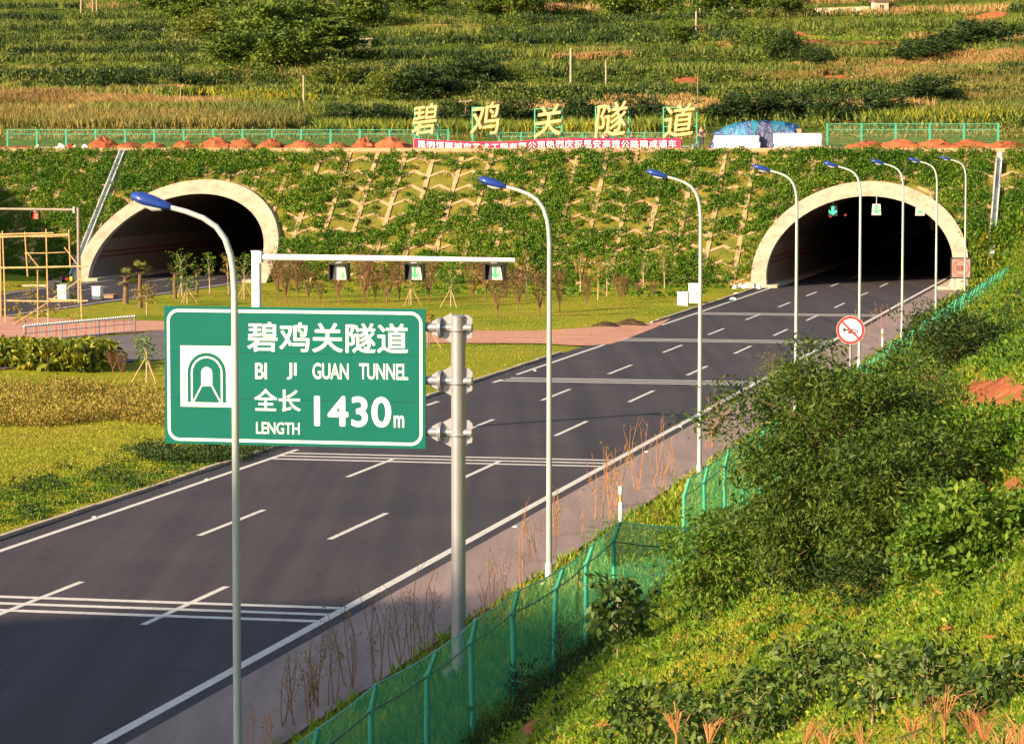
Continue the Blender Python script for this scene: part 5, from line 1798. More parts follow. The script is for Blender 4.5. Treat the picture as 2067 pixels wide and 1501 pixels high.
plants("tan_strip", [(1220, 205), (1440, 203), (1440, 220), (1240, 218)], 700, L_TAN, 1.0, .3, 4)
plants("corn_row", [(640, 248), (1420, 236), (1420, 272), (640, 272)], 2300, L_SUNF, 1.2, .11, 7)
plants("sunflower_row", [(1650, 225), (2110, 215), (2110, 245), (1650, 250)], 900, L_SUNF, 1.1, .13, 7)
def terrace_rows():
    n = 90000
    Y = RNG.uniform(300, 900, n); X = RNG.uniform(-.178, .178, n) * Y
    q = hill_q(X, Y); r = q / TERR - np.floor(q / TERR); lev = np.floor(q / TERR)
    s_ = X * DX + Y * DY - S_TOP
    front = (r < .30) & (s_ > 62)
    X, Y, lev, r = X[front], Y[front], lev[front], r[front]
    cell = np.floor((X + 9 * _hash(lev, lev * 0 + 3, 5)) / 46)
    pick = _hash(lev, cell, 21)
    tone = np.where(X > 55 + 20 * vnoise(Y * .02, X * .02, 4), .22, 0)                 # the right hand fields are riper
    P = np.stack([X, Y, H(X, Y)], 1)
    for nm, lo, hi, m, h, w, k in (("terrace_corn", 0, .26, L_GCORN, 1.7, .16, 6), ("terrace_scrub", .26, .46, L_SCRUB, 1.3, .2, 6), ("terrace_dark_crop", .46, .64, L_DARK, 1.5, .2, 6),
                                   ("terrace_ripe_corn", .64, .80, L_CORN, 1.6, .15, 6), ("terrace_meadow", .80, .92, L_GRASS, .7, .12, 6), ("terrace_tan_corn", .92, 1.3, L_TAN, 1.6, .13, 6)):
        sel = (pick + tone >= lo) & (pick + tone < hi)
        Q = P[sel]
        C = np.repeat(Q, k, 0) + RNG.normal(size=(len(Q) * k, 3)) * np.array([.3, .3, 0])
        meta(quads(nm, blades(C, h, w, .3), m), kind='stuff')
terrace_rows()
bushes("hill_thicket", [(330, -15), (760, -15), (760, 120), (600, 180), (440, 170), (330, 80)], 90, L_TREE, 3.0, 1.1, 190, .42)
bushes("hill_thicket", [(760, -15), (1560, -15), (1560, 40), (1100, 60), (760, 40)], 70, L_TREE, 3.0, 1.1, 190, .42)
bushes("hedge_growth", [(1430, 175), (1760, 185), (1760, 240), (1430, 245)], 420, L_SCRUB, 1.3, 1.0, 30, .36)
bushes("hedge_growth", [(820, 192), (1420, 196), (1420, 240), (820, 240)], 700, L_SCRUB, 1.2, 1.0, 30, .36)
plants("plateau_weeds", [(-40, 262), (1430, 262), (1430, 282), (-40, 284)], 1300, L_CORN, .4, .10, 4)
plants("plateau_weeds", [(1660, 256), (2110, 256), (2110, 280), (1660, 280)], 400, L_CORN, .35, .10, 4)

# ---- lawn in the median
plants("lawn_grass", [(-30, 700), (330, 700), (330, 600), (560, 570), (1480, 570), (1420, 620), (1330, 650), (1170, 690), (1060, 750), (860, 800), (590, 905), (470, 930), (-30, 1075)],
       8000, L_LAWN, .08, .045, 3, 60)
LAWN_F = [(-30, 840), (330, 835), (335, 905), (560, 905), (470, 930), (240, 1000), (-30, 1070)]
plants("lawn_grass", LAWN_F, 2600, L_LAWN, .07, .03, 3, 60)
bushes("brown_shrubs", [(-30, 788), (200, 782), (330, 800), (330, 858), (200, 850), (100, 862), (-30, 862)], 210, L_BROWN, .8, .9, 130, .105, 60)
bushes("brown_shrubs", [(230, 905), (560, 900), (480, 935), (330, 940)], 110, L_DARK, .5, .9, 90, .09, 60)
bushes("edge_weeds", [(-30, 1000), (150, 950), (480, 925), (240, 1000), (-30, 1075)], 220, L_SLOPE, .45, .4, 40, .075, 60)
bushes("low_weeds", [(560, 575), (1480, 570), (1400, 600), (560, 590)], 260, L_SLOPE, .4, .7, 24, .2, 60)
bushes("low_weeds", [(-30, 575), (165, 575), (170, 660), (-30, 650)], 60, L_BROWN, .5, .6, 24, .18, 60)

bushes("edge_weeds", [(-30, 985), (150, 935), (480, 905), (480, 925), (240, 1000), (-30, 1070)], 90, L_DARK, .5, .7, 60, .085, 60)
# hedge of broad leaved cannas at the left border
t = thing("canna_hedge", "dense hedge of broad yellow green leaves below the white barrier at the left border", "hedge", G(100, 760), 0)
P = spots([(-30, 742), (60, 748), (190, 752), (230, 738), (200, 732), (-30, 728)], 320, 60)
org = np.array(G(100, 760))
C = np.repeat(P, 24, 0) + RNG.normal(size=(len(P) * 24, 3)) * np.array([.22, .22, 0])
C[:, 2] += RNG.uniform(.12, 1.2, len(C))
quads("leaves", leaves(C - org, .46, .75, .36, .2, None, True), L_CANNA, t)
b = MB()
for q in P[:160]:
    v = Vector([float(a) for a in q - org]); b.tube([v, v + Vector((random.uniform(-.1, .1), 0, 1.0))], .03, 5)
b.build("stems", M_TWIG, t)

# palms
def palm(px, py, hpx, lab, r=.16, nf=26, fr=.85):
    p = on_ground(px, py); k = scale_at(p); h = hpx / k
    t = thing("palm_tree", lab, "palm", p, random.uniform(0, 6), "young palms before the left tunnel")
    b = MB(); pts = []; rr = []
    for i in range(9):
        pts.append((0.04 * math.sin(i), 0, -.2 + (h * .66 + .2) * i / 8)); rr.append(r * (1.15 - .35 * i / 8) * (1 + .1 * (i % 2)))
    b.tube(pts, rr, 9); b.build("trunk", M_BARK, t)
    Q = []
    for i in range(nf):
        a = i * 2.4 + RNG.uniform(-.3, .3); el = RNG.uniform(-.75, 1.35)
        d = np.array([math.cos(a) * math.cos(el), math.sin(a) * math.cos(el), math.sin(el)])
        base = np.array([0, 0, h * .66]) + d * fr * .52
        side = np.cross(d, [0, 0, 1]); side /= np.linalg.norm(side) + 1e-6
        for j in range(11):                                  # fan of leaflets at the end of each stalk
            g = (j - 5) / 5 * 1.25
            dd = d * math.cos(g) + side * math.sin(g)
            L = fr * .46 * (1 - .2 * abs(g))
            nn = np.cross(dd, d if abs(g) > .1 else [0, 0, 1]); 
            w_ = np.cross(dd, np.cross(d, side)); w_ /= np.linalg.norm(w_) + 1e-6
            tip = base + dd * L + np.array([0, 0, -.12 * L])
            Q.append([base, base + dd * L * .5 + w_ * .028, tip, base + dd * L * .5 - w_ * .028])
    quads("crown", np.array(Q), L_PALM, t)
    b = MB(); 
    for i in range(10):
        a = i * .63; b.tube([(0, 0, h * .64), (math.cos(a) * .3, math.sin(a) * .3, h * .66 + .1)], .02, 5)
    b.build("stalks", M_TWIG, t)
palm(254, 612, 82, "young palm with a stout brown trunk, leftmost before the left tunnel", .17, 15)
palm(283, 620, 104, "tallest young palm before the left tunnel with a wide crown", .14, 26, 1.1)
palm(353, 602, 74, "young palm before the middle of the left tunnel mouth", .13, 18)
palm(398, 592, 62, "small half dry palm with a leaning trunk before the left tunnel", .11, 10, .7)

# saplings and bare shrubs
def sapling(px, py, hpx, wpx, lab, leaf=L_BROWN, stakes=True, nl=420, name="young_tree", bark=M_PALEBARK, ls=.14, grp="staked young trees on the lawn"):
    p = on_ground(px, py); k = scale_at(p); h, w = hpx / k, wpx / k
    t = thing(name, lab, "young tree", p, random.uniform(0, 6), grp)
    limb_tree(t, h, w, h * .62, leaf, ls, nl, bark, .045, .42, 9, seed=px, aspect=.5)
    if stakes:
        b = MB()
        for i in range(3):
            a = i * 2.1 + px; b.tube([(math.cos(a) * .75, math.sin(a) * .75, -.1), (math.cos(a) * .05, math.sin(a) * .05, min(1.15, h * .5))], .028, 5)
        b.build("stakes", M_BAMBOO, t)
for a in [
    (910, 619, 92, 66, "leafy staked young tree on a low mound right behind the sign post", L_SLOPE, True, 900),
    (830, 616, 84, 44, "thin staked young tree under the middle signal of the white gantry", L_BROWN, True, 260),
    (368, 598, 96, 46, "tall wispy young tree before the left tunnel, right of the palms", L_SLOPE, True, 420),
    (378, 612, 60, 60, "low bushy young tree standing over crossed stakes behind the sign's top left", L_SLOPE, True, 500),
    (424, 592, 86, 26, "slim young tree with a light tuft before the dark left tunnel", L_SLOPE, False, 200),
    (493, 604, 98, 50, "brownish young tree at the right foot of the left tunnel ring", L_SLOPE, True, 420),
    (462, 596, 90, 30, "thin dark young tree behind the first lamp pole", L_BROWN, False, 200),
    (1062, 600, 100, 36, "thin young tree just left of the second lamp pole", L_BROWN, False, 260),
    (1172, 590, 84, 22, "thin young tree on the lawn, first right of the second lamp pole", L_BROWN, False, 160),
    (1207, 606, 92, 22, "thin young tree on the lawn, second right of the second lamp pole", L_BROWN, False, 160),
    (1225, 598, 86, 34, "young tree with a bushy top, third right of the second lamp pole", L_SLOPE, False, 300),
    (1299, 576, 70, 30, "pale stemmed young tree at the slope foot, left one of a pair", L_SLOPE, False, 160),
    (1342, 582, 76, 40, "pale stemmed yellowish young tree at the slope foot, right one of a pair", L_YTREE, False, 300),
    (296, 772, 100, 44, "staked young tree close beside the green sign's left edge", L_SLOPE, True, 360),
    (296, 636, 62, 44, "dark shaggy young tree on the track left of the green sign", L_BROWN, False, 600),
    (866, 702, 74, 20, "leaning staked sapling between the green sign and its post", L_BROWN, True, 60),
    (150, 612, 16, 20, "little green shrub under the right end of the scaffold", L_DARK, False, 200)]:
    sapling(*a)

SHR = {}
def bare_shrub(px, py, hpx, wpx, lab):
    p = on_ground(px, py); k = scale_at(p); h, w = hpx / k, wpx / k
    v = px % 3
    grp = "vase shaped bare shrubs on the lawn"
    if v not in SHR:
        t = thing("bare_shrub", lab, "shrub", p, random.uniform(0, 6), grp)
        rg = random.Random(v + 90); b = MB()
        b.tube([(0, 0, -.03), (0, 0, .14), (0, 0, .2)], [.028, .024, .02], 6)
        tips = []
        for i in range(15):
            a = i * 2.4 + rg.uniform(-.3, .3); r_ = rg.uniform(.14, .5); hh = rg.uniform(.72, 1.0)
            st = Vector((0, 0, rg.uniform(.12, .24)))
            tip = Vector((math.cos(a) * r_, math.sin(a) * r_, hh))
            md = st.lerp(tip, .45) + Vector((math.cos(a), math.sin(a), 0)) * .06
            b.tube([st, md, tip], [.013, .009, .003], 5); tips += [md, tip, md.lerp(tip, .5)]
            for q in range(2):
                e = md.lerp(tip, rg.uniform(.1, .7)); f = e + Vector((rg.uniform(-.14, .14), rg.uniform(-.14, .14), rg.uniform(.1, .22)))
                b.tube([e, f], [.006, .002], 4); tips.append(f)
        b.build("stems", M_TWIG, t)
        C = np.repeat(np.array([list(x) for x in tips]), 9, 0); C = C + RNG.normal(size=C.shape) * .045
        quads("sparse_leaves", leaves(C, .055, .3, .5), L_RUST, t)
        SHR[v] = t
    else:
        t = copy_thing(SHR[v], lab, p, random.uniform(0, 6)); t["group"] = grp; t.name = "bare_shrub"
    t.scale = (w * 1.15, w * 1.15, h * 1.12)
SH = [(560, 606, 84, 40), (577, 612, 78, 40), (600, 602, 80, 40), (622, 610, 66, 34), (647, 612, 40, 24), (683, 612, 72, 42), (734, 612, 92, 46), (742, 602, 88, 34), (757, 610, 60, 30), (781, 613, 74, 50), (806, 606, 80, 40), (866, 606, 76, 42), (955, 610, 84, 40), (980, 604, 76, 38), (1003, 640, 84, 42), (1020, 612, 60, 34),
      (1046, 632, 88, 44), (1089, 638, 84, 44), (1130, 630, 80, 36), (1184, 620, 60, 28), (1252, 612, 54, 30), (1262, 604, 40, 24), (1285, 596, 26, 20), (1319, 598, 26, 22)]
for j, (a, b_, c, d) in enumerate(SH):
    size = "tall" if c > 80 else "middling" if c > 55 else "small"
    if j < 10: lab = size + " bare brown shrub, " + ORD[j] + " from the left between gantry pole and leafy staked tree"
    elif j < 18: lab = size + " bare brown vase shaped shrub, " + ORD[j - 10] + " from the left between middle signal and third lamp"
    else: lab = size + " bare brown shrub, " + ORD[j - 18] + " from the left before the white cabinets"
    bare_shrub(a, b_, c, d, lab)
bare_shrub(228, 752, 40, 40, "bare brown shrub at the right end of the canna hedge")
bare_shrub(246, 760, 46, 30, "taller bare brown shrub right beside the canna hedge end")

# ================================================================== RIGHT VERGE FENCE
# verge between the shoulder and the fence
def verge(name, y0, y1, n, m, ua, ub, h, w=.05, k=4, leaf=None, ls=.09, r=.2):
    Y = RNG.uniform(y0 ** .5, y1 ** .5, n) ** 2; u = RNG.uniform(ua, ub, n)
    s = (Y - (u + U0) * RY) / DY
    X = (u + U0) * RX + s * DX
    P = np.stack([X, Y, H(X, Y)], 1)
    if leaf is None:
        C = np.repeat(P, k, 0) + RNG.normal(size=(n * k, 3)) * np.array([.1, .1, 0])
        return meta(quads(name, blades(C, h, w, .35), m), kind='stuff')
    C, q = clumpify(P, 24, r, h)
    return meta(quads(name, leaves(C, ls, .5, .45, out=q), m), kind='stuff')
def road_fence(y0, y1, lab, u=6.62, back=None):
    t = thing("mesh_fence", lab, "fence", (0, 0, 0), 0, group="tall green mesh fences beside the right shoulder")
    n = max(2, round((y1 - y0) / 3.25))
    base = []
    for i in range(n + 1):
        Y = y0 + (y1 - y0) * i / n
        # point with this Y on the line u = const
        s = (Y - (u + U0) * RY) / DY
        p = Wd(u, s); p.z = .0
        base.append(p)
    if back:
        for f in (1, 2):
            p = base[-1] + Vector((back[0] * f / 2, back[1] * f / 2, 0)); p.z = .1 * f; base.append(p)
    up = Vector((0, 0, 1)); outw = Vector((-RX, -RY, 0))
    rj = random.Random(int(y0))
    kn = [p + up * (1.93 + rj.uniform(-.06, .05)) + outw * rj.uniform(-.07, .07) for p in base]
    tp = [k + up * .43 + outw * -(.14 + rj.uniform(-.05, .05)) for k in kn]
    for p, k, q in zip(base, kn, tp):
        b = MB(); b.tube([p - up * .4, k], .048, 8); po = b.build("post", M_GREENP, t)
        b = MB(); b.tube([k - up * .02, q], [.048, .04], 8); b.tube([k - up * .05, k + up * .04], .062, 8); b.build("top_arm", M_GREENP, po)
        b = MB(); b.bar(p + up * .7 + outw * .05, p + up * .8 + outw * .05, .1); b.build("clip", M_BLACK, po, False)
    mesh_panel("lower_mesh", t, [p + up * .02 for p in base], kn)
    mesh_panel("upper_mesh", t, [p for p in kn], tp)
    for P in (kn, tp):
        b = MB()
        for a, c in zip(P[:-1], P[1:]): b.tube([a, a.lerp(c, .5) - up * .03, c], .014, 5)
        b.build("wire", M_BLACK if P is kn else M_GREENP, t)
road_fence(39.5, 66.0, "long run of green mesh fence with bent post tops climbing from the bottom border", back=(2.6, -3.2))
road_fence(75.0, 92.0, "short green mesh fence run behind the big fine leaved tree")
verge("verge_weeds", 104, 218, 900, L_YELLOW, 6.75, 9.2, 1.8, leaf=True, ls=.14, r=.55)
verge("verge_weeds", 104, 218, 1000, L_SLOPE, 6.8, 9.5, 2.1, leaf=True, ls=.14, r=.6)
road_fence(108.0, 215.0, "far green mesh fence run right of the round sign, half sunk in weeds")

# ================================================================== RIGHT HILLSIDE
BK = 6.0
patch("bare_earth", 2010, 790, 95, 34, M_RED, BK, .05, 21)
patch("bare_earth", 2030, 980, 85, 18, M_RED, BK, .04, 22)
patch("bare_earth", 1880, 770, 50, 10, M_RED, BK, .05, 23)
patch("bare_earth", 1115, 1385, 40, 12, M_RED, BK, .04, 24)
patch("bare_earth", 1068, 1465, 14, 30, M_RED, BK, .04, 25)
patch("bare_earth", 1970, 820, 60, 10, M_RED, BK, .05, 26)

def bank_grass(name, poly, n, m, hpx=14, wpx=3.0, k=5, lean=.4):
    P = spots(poly, n, 5)
    P = P[(P[:, 0] * RX + P[:, 1] * RY - U0) > 3.4]
    sc_ = P[:, 1] / F                                           # metres per photo pixel
    C = np.repeat(P, k, 0); s2 = np.repeat(sc_, k)
    C = C + RNG.normal(size=C.shape) * np.stack([s2 * 5, s2 * 5, s2 * 0], 1)
    hh = np.clip(hpx * s2, .05, .5)
    return meta(quads(name, blades(C, hh, np.clip(wpx * s2, .008, .12), lean), m), kind='stuff')
def bank_leaves(name, poly, n, m, rpx=14, lpx=9, k=22, hh=.7, aspect=.5, lmax=.16):
    P = spots(poly, n, 5)
    P = P[(P[:, 0] * RX + P[:, 1] * RY - U0) > 3.5]
    sc_ = P[:, 1] / F
    C, q = clumpify(P, k, np.clip(rpx * sc_, .05, .9), np.clip(rpx * sc_, .05, .9) * hh)
    L = np.repeat(np.clip(lpx * sc_, .02, lmax), k)
    return meta(quads(name, leaves(C, L, .4, aspect, out=q), m), kind='stuff')
NEAR = [(1060, 1520), (1150, 1390), (1340, 1190), (1500, 1200), (1700, 1180), (2090, 1190), (2090, 1520)]
bank_grass("meadow_grass", NEAR, 8000, L_GRASS, 16, 2.4, 4)
bank_leaves("meadow_weeds", NEAR, 5200, L_GRASS, 14, 9, 20, .9, .6, .08)
for mm, n_, rp_, lp_ in ((L_SLOPE, 260, 30, 12), (L_LIGHT, 220, 26, 13), (L_YELLOW, 160, 22, 9), (L_BROWN, 160, 22, 9), (L_DARK, 120, 28, 12)):
    bank_leaves("meadow_weeds", NEAR, n_, mm, rp_, lp_, 46, .9, .5, .10)
    bank_leaves("hillside_weeds", [(1880, 660), (2090, 600), (2090, 1190), (1800, 1190), (1930, 900)], n_ // 2, mm, rp_ * 1.2, lp_, 46, .95, .5, .14)
for j_, (x_, y_2, a_, b_2) in enumerate(((1320, 1400, 26, 5), (1600, 1310, 22, 4), (1480, 1360, 20, 4), (1900, 1280, 24, 5), (1220, 1470, 24, 6), (2010, 1300, 22, 4), (1730, 1245, 20, 3))):
    patch("bare_earth", x_, y_2, a_, b_2, M_RED, BK, .04, 40 + j_)
bank_leaves("meadow_weeds", [(1480, 1130), (1930, 1110), (1930, 1215), (1480, 1225)], 420, L_DARK, 15, 9, 26, .9, .5, .10)
bank_leaves("meadow_weeds", [(1480, 1130), (1930, 1110), (1930, 1215), (1480, 1225)], 420, L_GRASS, 13, 9, 24, .9, .5, .10)
bank_leaves("verge_weeds", [(1900, 560), (1985, 470), (2090, 430), (2090, 760), (1840, 740)], 420, L_SLOPE, 32, 9, 60, 1.0, .5, .3)
bank_leaves("verge_weeds", [(1830, 620), (1985, 480), (2090, 450), (2090, 660), (1840, 740)], 320, L_YELLOW, 26, 8, 50, 1.0, .5, .3)
bank_leaves("verge_weeds", [(1830, 640), (2090, 560), (2090, 730), (1830, 760)], 120, L_DARK, 34, 9, 70, 1.0, .5, .3)
MIDB = [(1860, 700), (2090, 640), (2090, 1190), (1750, 1190), (1900, 900)]
bank_grass("meadow_grass", MIDB, 8000, L_GRASS, 16, 3.0, 4)
bank_leaves("hillside_weeds", [(1800, 860), (1950, 640), (2090, 450), (2090, 1000), (1900, 1000)], 900, L_SLOPE, 24, 9, 34, .8)
bank_leaves("verge_weeds", [(1760, 720), (1850, 600), (1940, 560), (2090, 480), (2090, 700), (1850, 760)], 900, L_YELLOW, 16, 7, 30, .9)
bank_leaves("verge_weeds", [(1960, 560), (1975, 470), (2090, 420), (2090, 560)], 320, L_SLOPE, 18, 7, 30, .9)
verge("verge_grass", 38, 215, 7000, L_GRASS, 3.3, 6.6, .28)
verge("verge_grass", 38, 70, 3600, L_LIGHT, 5.0, 6.6, .45, .035)
verge("verge_weeds", 38, 100, 420, None or L_LIGHT, 5.2, 6.5, .55, leaf=True, ls=.085, r=.25)
verge("verge_weeds", 60, 215, 420, L_BROWN, 3.4, 5.0, .35, leaf=True)
verge("fence_undergrowth", 36, 72, 900, L_DARK, 7.0, 8.2, .62, leaf=True, ls=.09, r=.30)
verge("fence_undergrowth", 66, 110, 420, L_DARK, 6.9, 9.0, .8, leaf=True, ls=.12, r=.4)

def bank_fill(name, n, m, r, ls, k, u0, u1, y0, y1):
    Y = RNG.uniform(y0, y1, n); u = RNG.uniform(u0, u1, n)
    s_ = (Y - (u + U0) * RY) / DY
    X = (u + U0) * RX + s_ * DX
    P = off_holes(np.stack([X, Y, H(X, Y)], 1)); n = len(P)
    C, q = clumpify(P, k, RNG.uniform(.5, 1.2, n) * r, RNG.uniform(.5, 1.2, n) * r)
    return meta(quads(name, leaves(C, ls, .4, .5, out=q), m), kind='stuff')
bank_fill("bank_weeds", 3000, L_GRASS, .16, .04, 26, 9.5, 17.5, 14, 45)
bank_fill("bank_weeds", 2400, L_GRASS, .30, .075, 26, 7.6, 16, 40, 110)
bank_fill("bank_weeds", 700, L_SLOPE, .40, .09, 36, 7.6, 18, 45, 110)
bank_fill("bank_weeds", 1100, L_SLOPE, .6, .16, 30, 8, 26, 105, 225)
def bush_at(px, py, hpx, wpx, lab, leaf, ls, nl, name="bush", cat="bush", bark=M_BARK, tf=.15, seed=0, droop=0, aspect=.45, low=True, nlimb=16, flat=.8, cfrac=.93, tr=None, grp=None):
    p = hit(px, py, 6); k = scale_at(p); h, w = hpx / k, wpx / k
    t = thing(name, lab, cat, p, random.uniform(0, 6), grp)
    limb_tree(t, h, w, h * cfrac, leaf, ls, nl, bark, tr or h * .022, tf, nlimb, seed=seed, droop=droop, aspect=aspect, low=low, flat=flat)
    return t
bush_at(1690, 1165, 470, 400, "big dense fine leaved tree standing in front of the mesh fence", L_FINE, .075, 42000, "fine_leaved_tree", "tree", M_BARK, .12, 61, .35, .30, True, 42, .7, .97)
bush_at(1830, 1150, 300, 290, "right hand dense bush leaning against the big fine leaved tree", L_FINE, .07, 20000, seed=62, droop=.3, aspect=.32, nlimb=24)
bush_at(1640, 1192, 95, 190, "dark bush added to darken the hollow under the left of the big fine leaved tree", L_DARK, .055, 3200, seed=76, nlimb=14)  # dark leaves stand in for the shaded hollow below the crown
bush_at(1770, 1196, 100, 210, "dark bush added to darken the hollow under the right of the big fine leaved tree", L_DARK, .055, 3200, seed=77, nlimb=14)
bush_at(1440, 1250, 225, 200, "drooping light leaved bush left below the big fine leaved tree", L_LIGHT, .075, 6500, seed=63, droop=.5, aspect=.38, nlimb=22)
bush_at(1960, 1175, 190, 250, "rounded light green bush at the right border", L_LIGHT, .055, 6500, seed=64, nlimb=22, aspect=.5)
bush_at(1853, 1195, 110, 100, "small upright yellowish bush before the dark hollow", L_YELLOW, .045, 1600, seed=65, nlimb=10)
bush_at(1930, 752, 130, 210, "dark round bush above the red bare patch at the right border", L_DARK, .12, 5200, seed=66, nlimb=18)
bush_at(1985, 940, 140, 230, "mid green bush between the two red bare patches", L_SLOPE, .06, 4600, seed=67, nlimb=18)
bush_at(1880, 860, 110, 170, "low dark bush right behind the big fine leaved tree", L_DARK, .06, 3200, seed=68, nlimb=16)
bush_at(1350, 1190, 120, 200, "dark bush filling the corner of the mesh fence", L_DARK, .06, 3800, seed=69, nlimb=16)
bush_at(1250, 1120, 90, 120, "creeper covered fence corner bush beneath the white marker post", L_SLOPE, .06, 2200, seed=70, nlimb=12)
bush_at(1130, 1360, 130, 150, "dark spiky bush against the fence, right of the green post", L_DARK, .055, 2800, seed=71, nlimb=14, aspect=.25)
bush_at(1060, 1440, 110, 130, "dark bush at the fence foot beside the red path", L_DARK, .055, 2400, seed=72, nlimb=14)
bush_at(1240, 1290, 120, 150, "dark bush behind the little broad leaved sapling", L_DARK, .055, 2400, seed=73, nlimb=14)
bush_at(975, 1500, 90, 150, "light bush at the bottom border between fence and red path", L_LIGHT, .055, 2000, seed=74, nlimb=14)
bush_at(1560, 760, 60, 80, "thin twiggy bush top left of the round sign", L_YTREE, .07, 600, seed=75, nlimb=12)

# broad leaved saplings
def broad(px, py, hpx, wpx, lab, nl=220, seed=0, lpx=30, tf=.35):
    p = hit(px, py, 6); k = scale_at(p); h, w = hpx / k, wpx / k
    t = thing("broadleaf_sapling", lab, "sapling", p, random.uniform(0, 6), "broad leaved saplings on the near bank")
    limb_tree(t, h, w, h * .72, L_BROAD, min(.14, lpx / k), nl, M_PALEBARK, max(.008, h * .014), tf, 12, seed=seed, droop=.5, aspect=.42, rnd=True)
broad(1247, 1338, 175, 130, "single broad leaved sapling with a pale stem in the middle of the grass", 560, 81, 22)
for j, a in enumerate([(1640, 1420, 150, 170, "broad leaved sapling rising highest left of centre in the foreground row", 380), (1760, 1470, 190, 190, "tall dark broad leaved sapling in the middle foreground", 420),
          (1870, 1440, 150, 180, "broad leaved sapling right of the tall dark one in the foreground", 380), (1290, 1520, 150, 170, "broad leaved sapling lowest left at the bottom border", 300),
          (1400, 1500, 120, 160, "broad leaved sapling at the bottom border beside the left straw stems", 300), (1530, 1500, 150, 180, "broad leaved sapling at the bottom border, middle of the row", 340),
          (2040, 1440, 150, 150, "broad leaved sapling at the right border above the corn", 340), (1960, 1430, 130, 150, "broad leaved sapling just left of the right border corn", 320)]):
    broad(*a, 90 + j, 21, .2)

# corn along the bottom border
def corn(px, ptop, lab, v):
    p = hit(px, 1640, 5)
    k = scale_at(p)
    h = (1640 - ptop) / k
    t = thing("corn_plant", lab, "corn plant", p, random.uniform(0, 6), "dry topped corn plants along the bottom border")
    b = MB(); b.tube([(0, 0, -.1), (0, 0, h * .8)], [.016 * h, .010 * h], 6); b.build("stalk", M_STRAW, t)
    Q = []
    for i in range(7):
        a = RNG.uniform(0, 6.28); z = h * (.15 + .1 * i); L = RNG.uniform(.35, .6) * h
        d = np.array([math.cos(a), math.sin(a), 0]); s_ = np.array([-d[1], d[0], 0]) * .025 * h
        p0 = np.array([0, 0, z]); p1 = p0 + d * L * .4 + [0, 0, L * .35]; p2 = p0 + d * L * .8 + [0, 0, L * .25]; p3 = p0 + d * L - [0, 0, L * .05]
        Q += [[p0 - s_ * .5, p1 - s_, p1 + s_, p0 + s_ * .5], [p1 - s_, p2 - s_ * .8, p2 + s_ * .8, p1 + s_], [p2 - s_ * .8, p3, p3, p2 + s_ * .8]]
    quads("leaves", np.array(Q), L_GCORN, t)
    Q = []
    for i in range(14):
        a = RNG.uniform(0, 6.28); sp = RNG.uniform(.08, .26) * h; L = h * .34
        d = np.array([math.cos(a) * sp, math.sin(a) * sp, 0]); s_ = np.array([.0045 * h, 0, 0])
        p0 = np.array([0, 0, h * .78]); p1 = p0 + d * .6 + [0, 0, L * .7]; p2 = p0 + d * 1.5 + [0, 0, L * RNG.uniform(.6, 1)]
        Q += [[p0 - s_, p1 - s_ * 1.4, p1 + s_ * 1.4, p0 + s_], [p1 - s_ * 1.4, p2 - s_, p2 + s_, p1 + s_ * 1.4]]
    quads("tassel", np.array(Q), L_TASSEL, t)
CORN = [(1365, 1440), (1430, 1455), (1465, 1445), (1510, 1470), (1570, 1462), (1625, 1452), (1668, 1468), (1740, 1472), (1800, 1450), (1838, 1446), (1880, 1422), (1905, 1402), (1958, 1432), (1985, 1440), (2020, 1420), (2055, 1402)]
for j, (px, pt) in enumerate(CORN):
    corn(px, pt, "dry tasselled corn plant, " + ORD[j] + " of the row from the left along the bottom border", j)

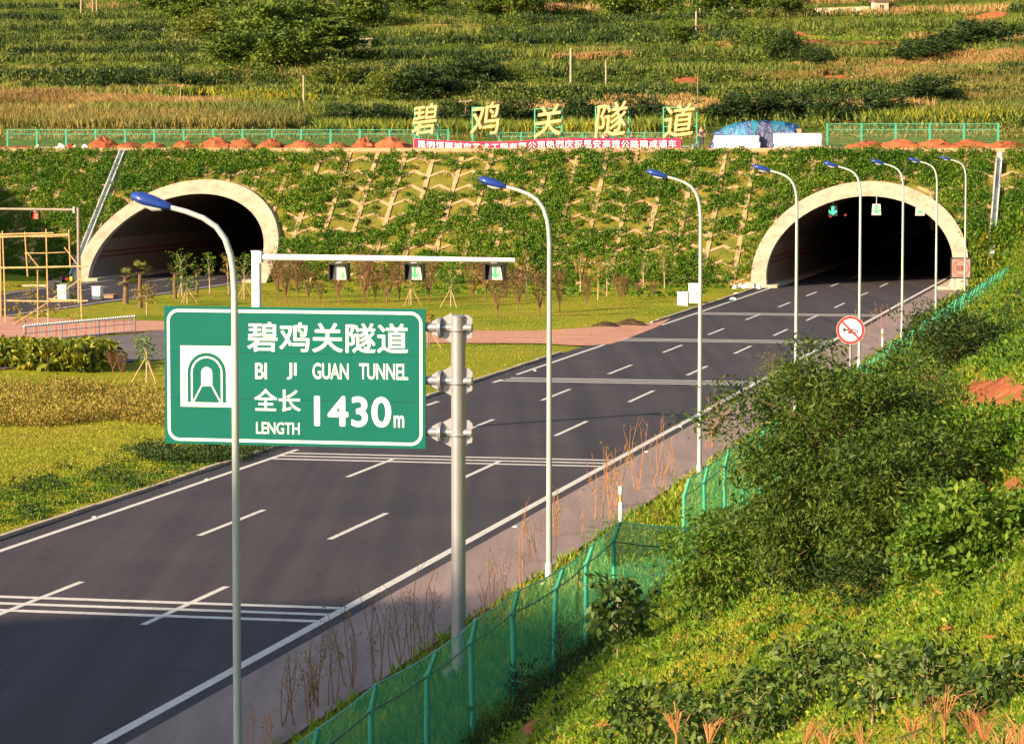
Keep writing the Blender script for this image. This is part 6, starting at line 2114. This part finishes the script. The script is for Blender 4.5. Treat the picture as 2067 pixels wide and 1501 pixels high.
# dry weed stalks on the verge
def stalks(px, py, hpx, wpx, n, m, lab, leafy=0.15):
    p = hit(px, py, 20); k = scale_at(p); h, w = hpx / k, wpx / k
    t = thing("weed_stalks", lab, "weed clump", p, 0, "clumps of tall dry weed stalks on the right verge")
    b = MB(); tips = []
    rg = random.Random(px)
    for i in range(n):
        x, y_ = rg.uniform(-w / 2, w / 2), rg.uniform(-.25, .25); hh = h * rg.uniform(.55, 1.05)
        q = Vector((x, y_, -.1)); e = Vector((x + rg.uniform(-.2, .2) * h * .5, y_ + rg.uniform(-.1, .1), hh))
        e = e + Vector((rg.uniform(-.16, .16) * h, 0, 0)); bnd = Vector((rg.uniform(-.07, .07) * h, rg.uniform(-.1, .1), 0))
        b.tube([q, q.lerp(e, .3) + bnd * .8, q.lerp(e, .65) + bnd, e - Vector((0, 0, rg.uniform(0, .12)))], [.012, .010, .008, .004], 5)
        for r_ in range(3):
            f = q.lerp(e, rg.uniform(.35, .95)); g = f + Vector((rg.uniform(-.2, .2), rg.uniform(-.2, .2), rg.uniform(.08, .3)))
            b.tube([f, g], [.005, .003], 4); tips += [f, g]
        tips.append(e)
    b.build("stems", m, t)
    C = np.repeat(np.array([list(x) for x in tips]), 3, 0); C = C + RNG.normal(size=C.shape) * .05
    C = C[RNG.uniform(0, 1, len(C)) < max(.1, leafy * 2)]
    quads("leaves", leaves(C, .085, .2, .3, .3), L_BROWN if m is M_TWIG else L_YTREE, t)
ST = [(520, 1500, 80, 60, 5, M_STRAW, "few bright dry stalks at the bottom border left of the fence", .05),
      (600, 1460, 170, 70, 8, M_TWIG, "brown leafy stalks left end of the shaded clump above the fence", .35),
      (660, 1420, 180, 80, 10, M_TWIG, "brown leafy stalks in front of the triple line's right end", .5),
      (730, 1390, 190, 80, 10, M_TWIG, "dense brown stalks midway between first lamp and sign post", .4),
      (800, 1350, 200, 80, 9, M_TWIG, "tall brown stalks, second clump left of the sign post", .25),
      (865, 1320, 210, 60, 7, M_TWIG, "tall brown stalks directly left of the sign post", .2),
      (975, 1270, 160, 70, 5, M_TWIG, "thin dark stalks directly right of the sign post", .15),
      (1020, 1230, 170, 70, 6, M_TWIG, "thin dark stalks between sign post and second lamp", .15),
      (1062, 1205, 210, 20, 2, M_STRAW, "single tall orange stalk left of the second lamp", .03),
      (1090, 1130, 110, 50, 6, M_TWIG, "brown stalks around the foot of the second lamp", .3),
      (1150, 1080, 130, 70, 5, M_STRAW, "short dry stalks right of the second lamp", .25),
      (1215, 1045, 150, 50, 8, M_STRAW, "dense orange stalks left of the white marker post", .3),
      (1245, 1020, 170, 40, 7, M_STRAW, "tall orange stalks with green tops behind the white marker post", .5),
      (1300, 990, 150, 60, 8, M_STRAW, "orange stalks right of the white marker post", .2),
      (1345, 960, 110, 40, 4, M_STRAW, "few leaning orange stalks before the second fence run", .2),
      (1430, 905, 110, 30, 6, M_STRAW, "bundle of leaning orange stalks right of the third lamp", .1),
      (1470, 850, 60, 60, 7, M_STRAW, "yellowish stalks left above the big fine leaved tree", .8),
      (1750, 690, 70, 60, 6, M_STRAW, "orange stalks right of the fifth lamp behind the round sign", .2),
      (1800, 660, 60, 60, 6, M_STRAW, "orange stalks beside the small white marker post", .4)]
for a in ST: stalks(*a)
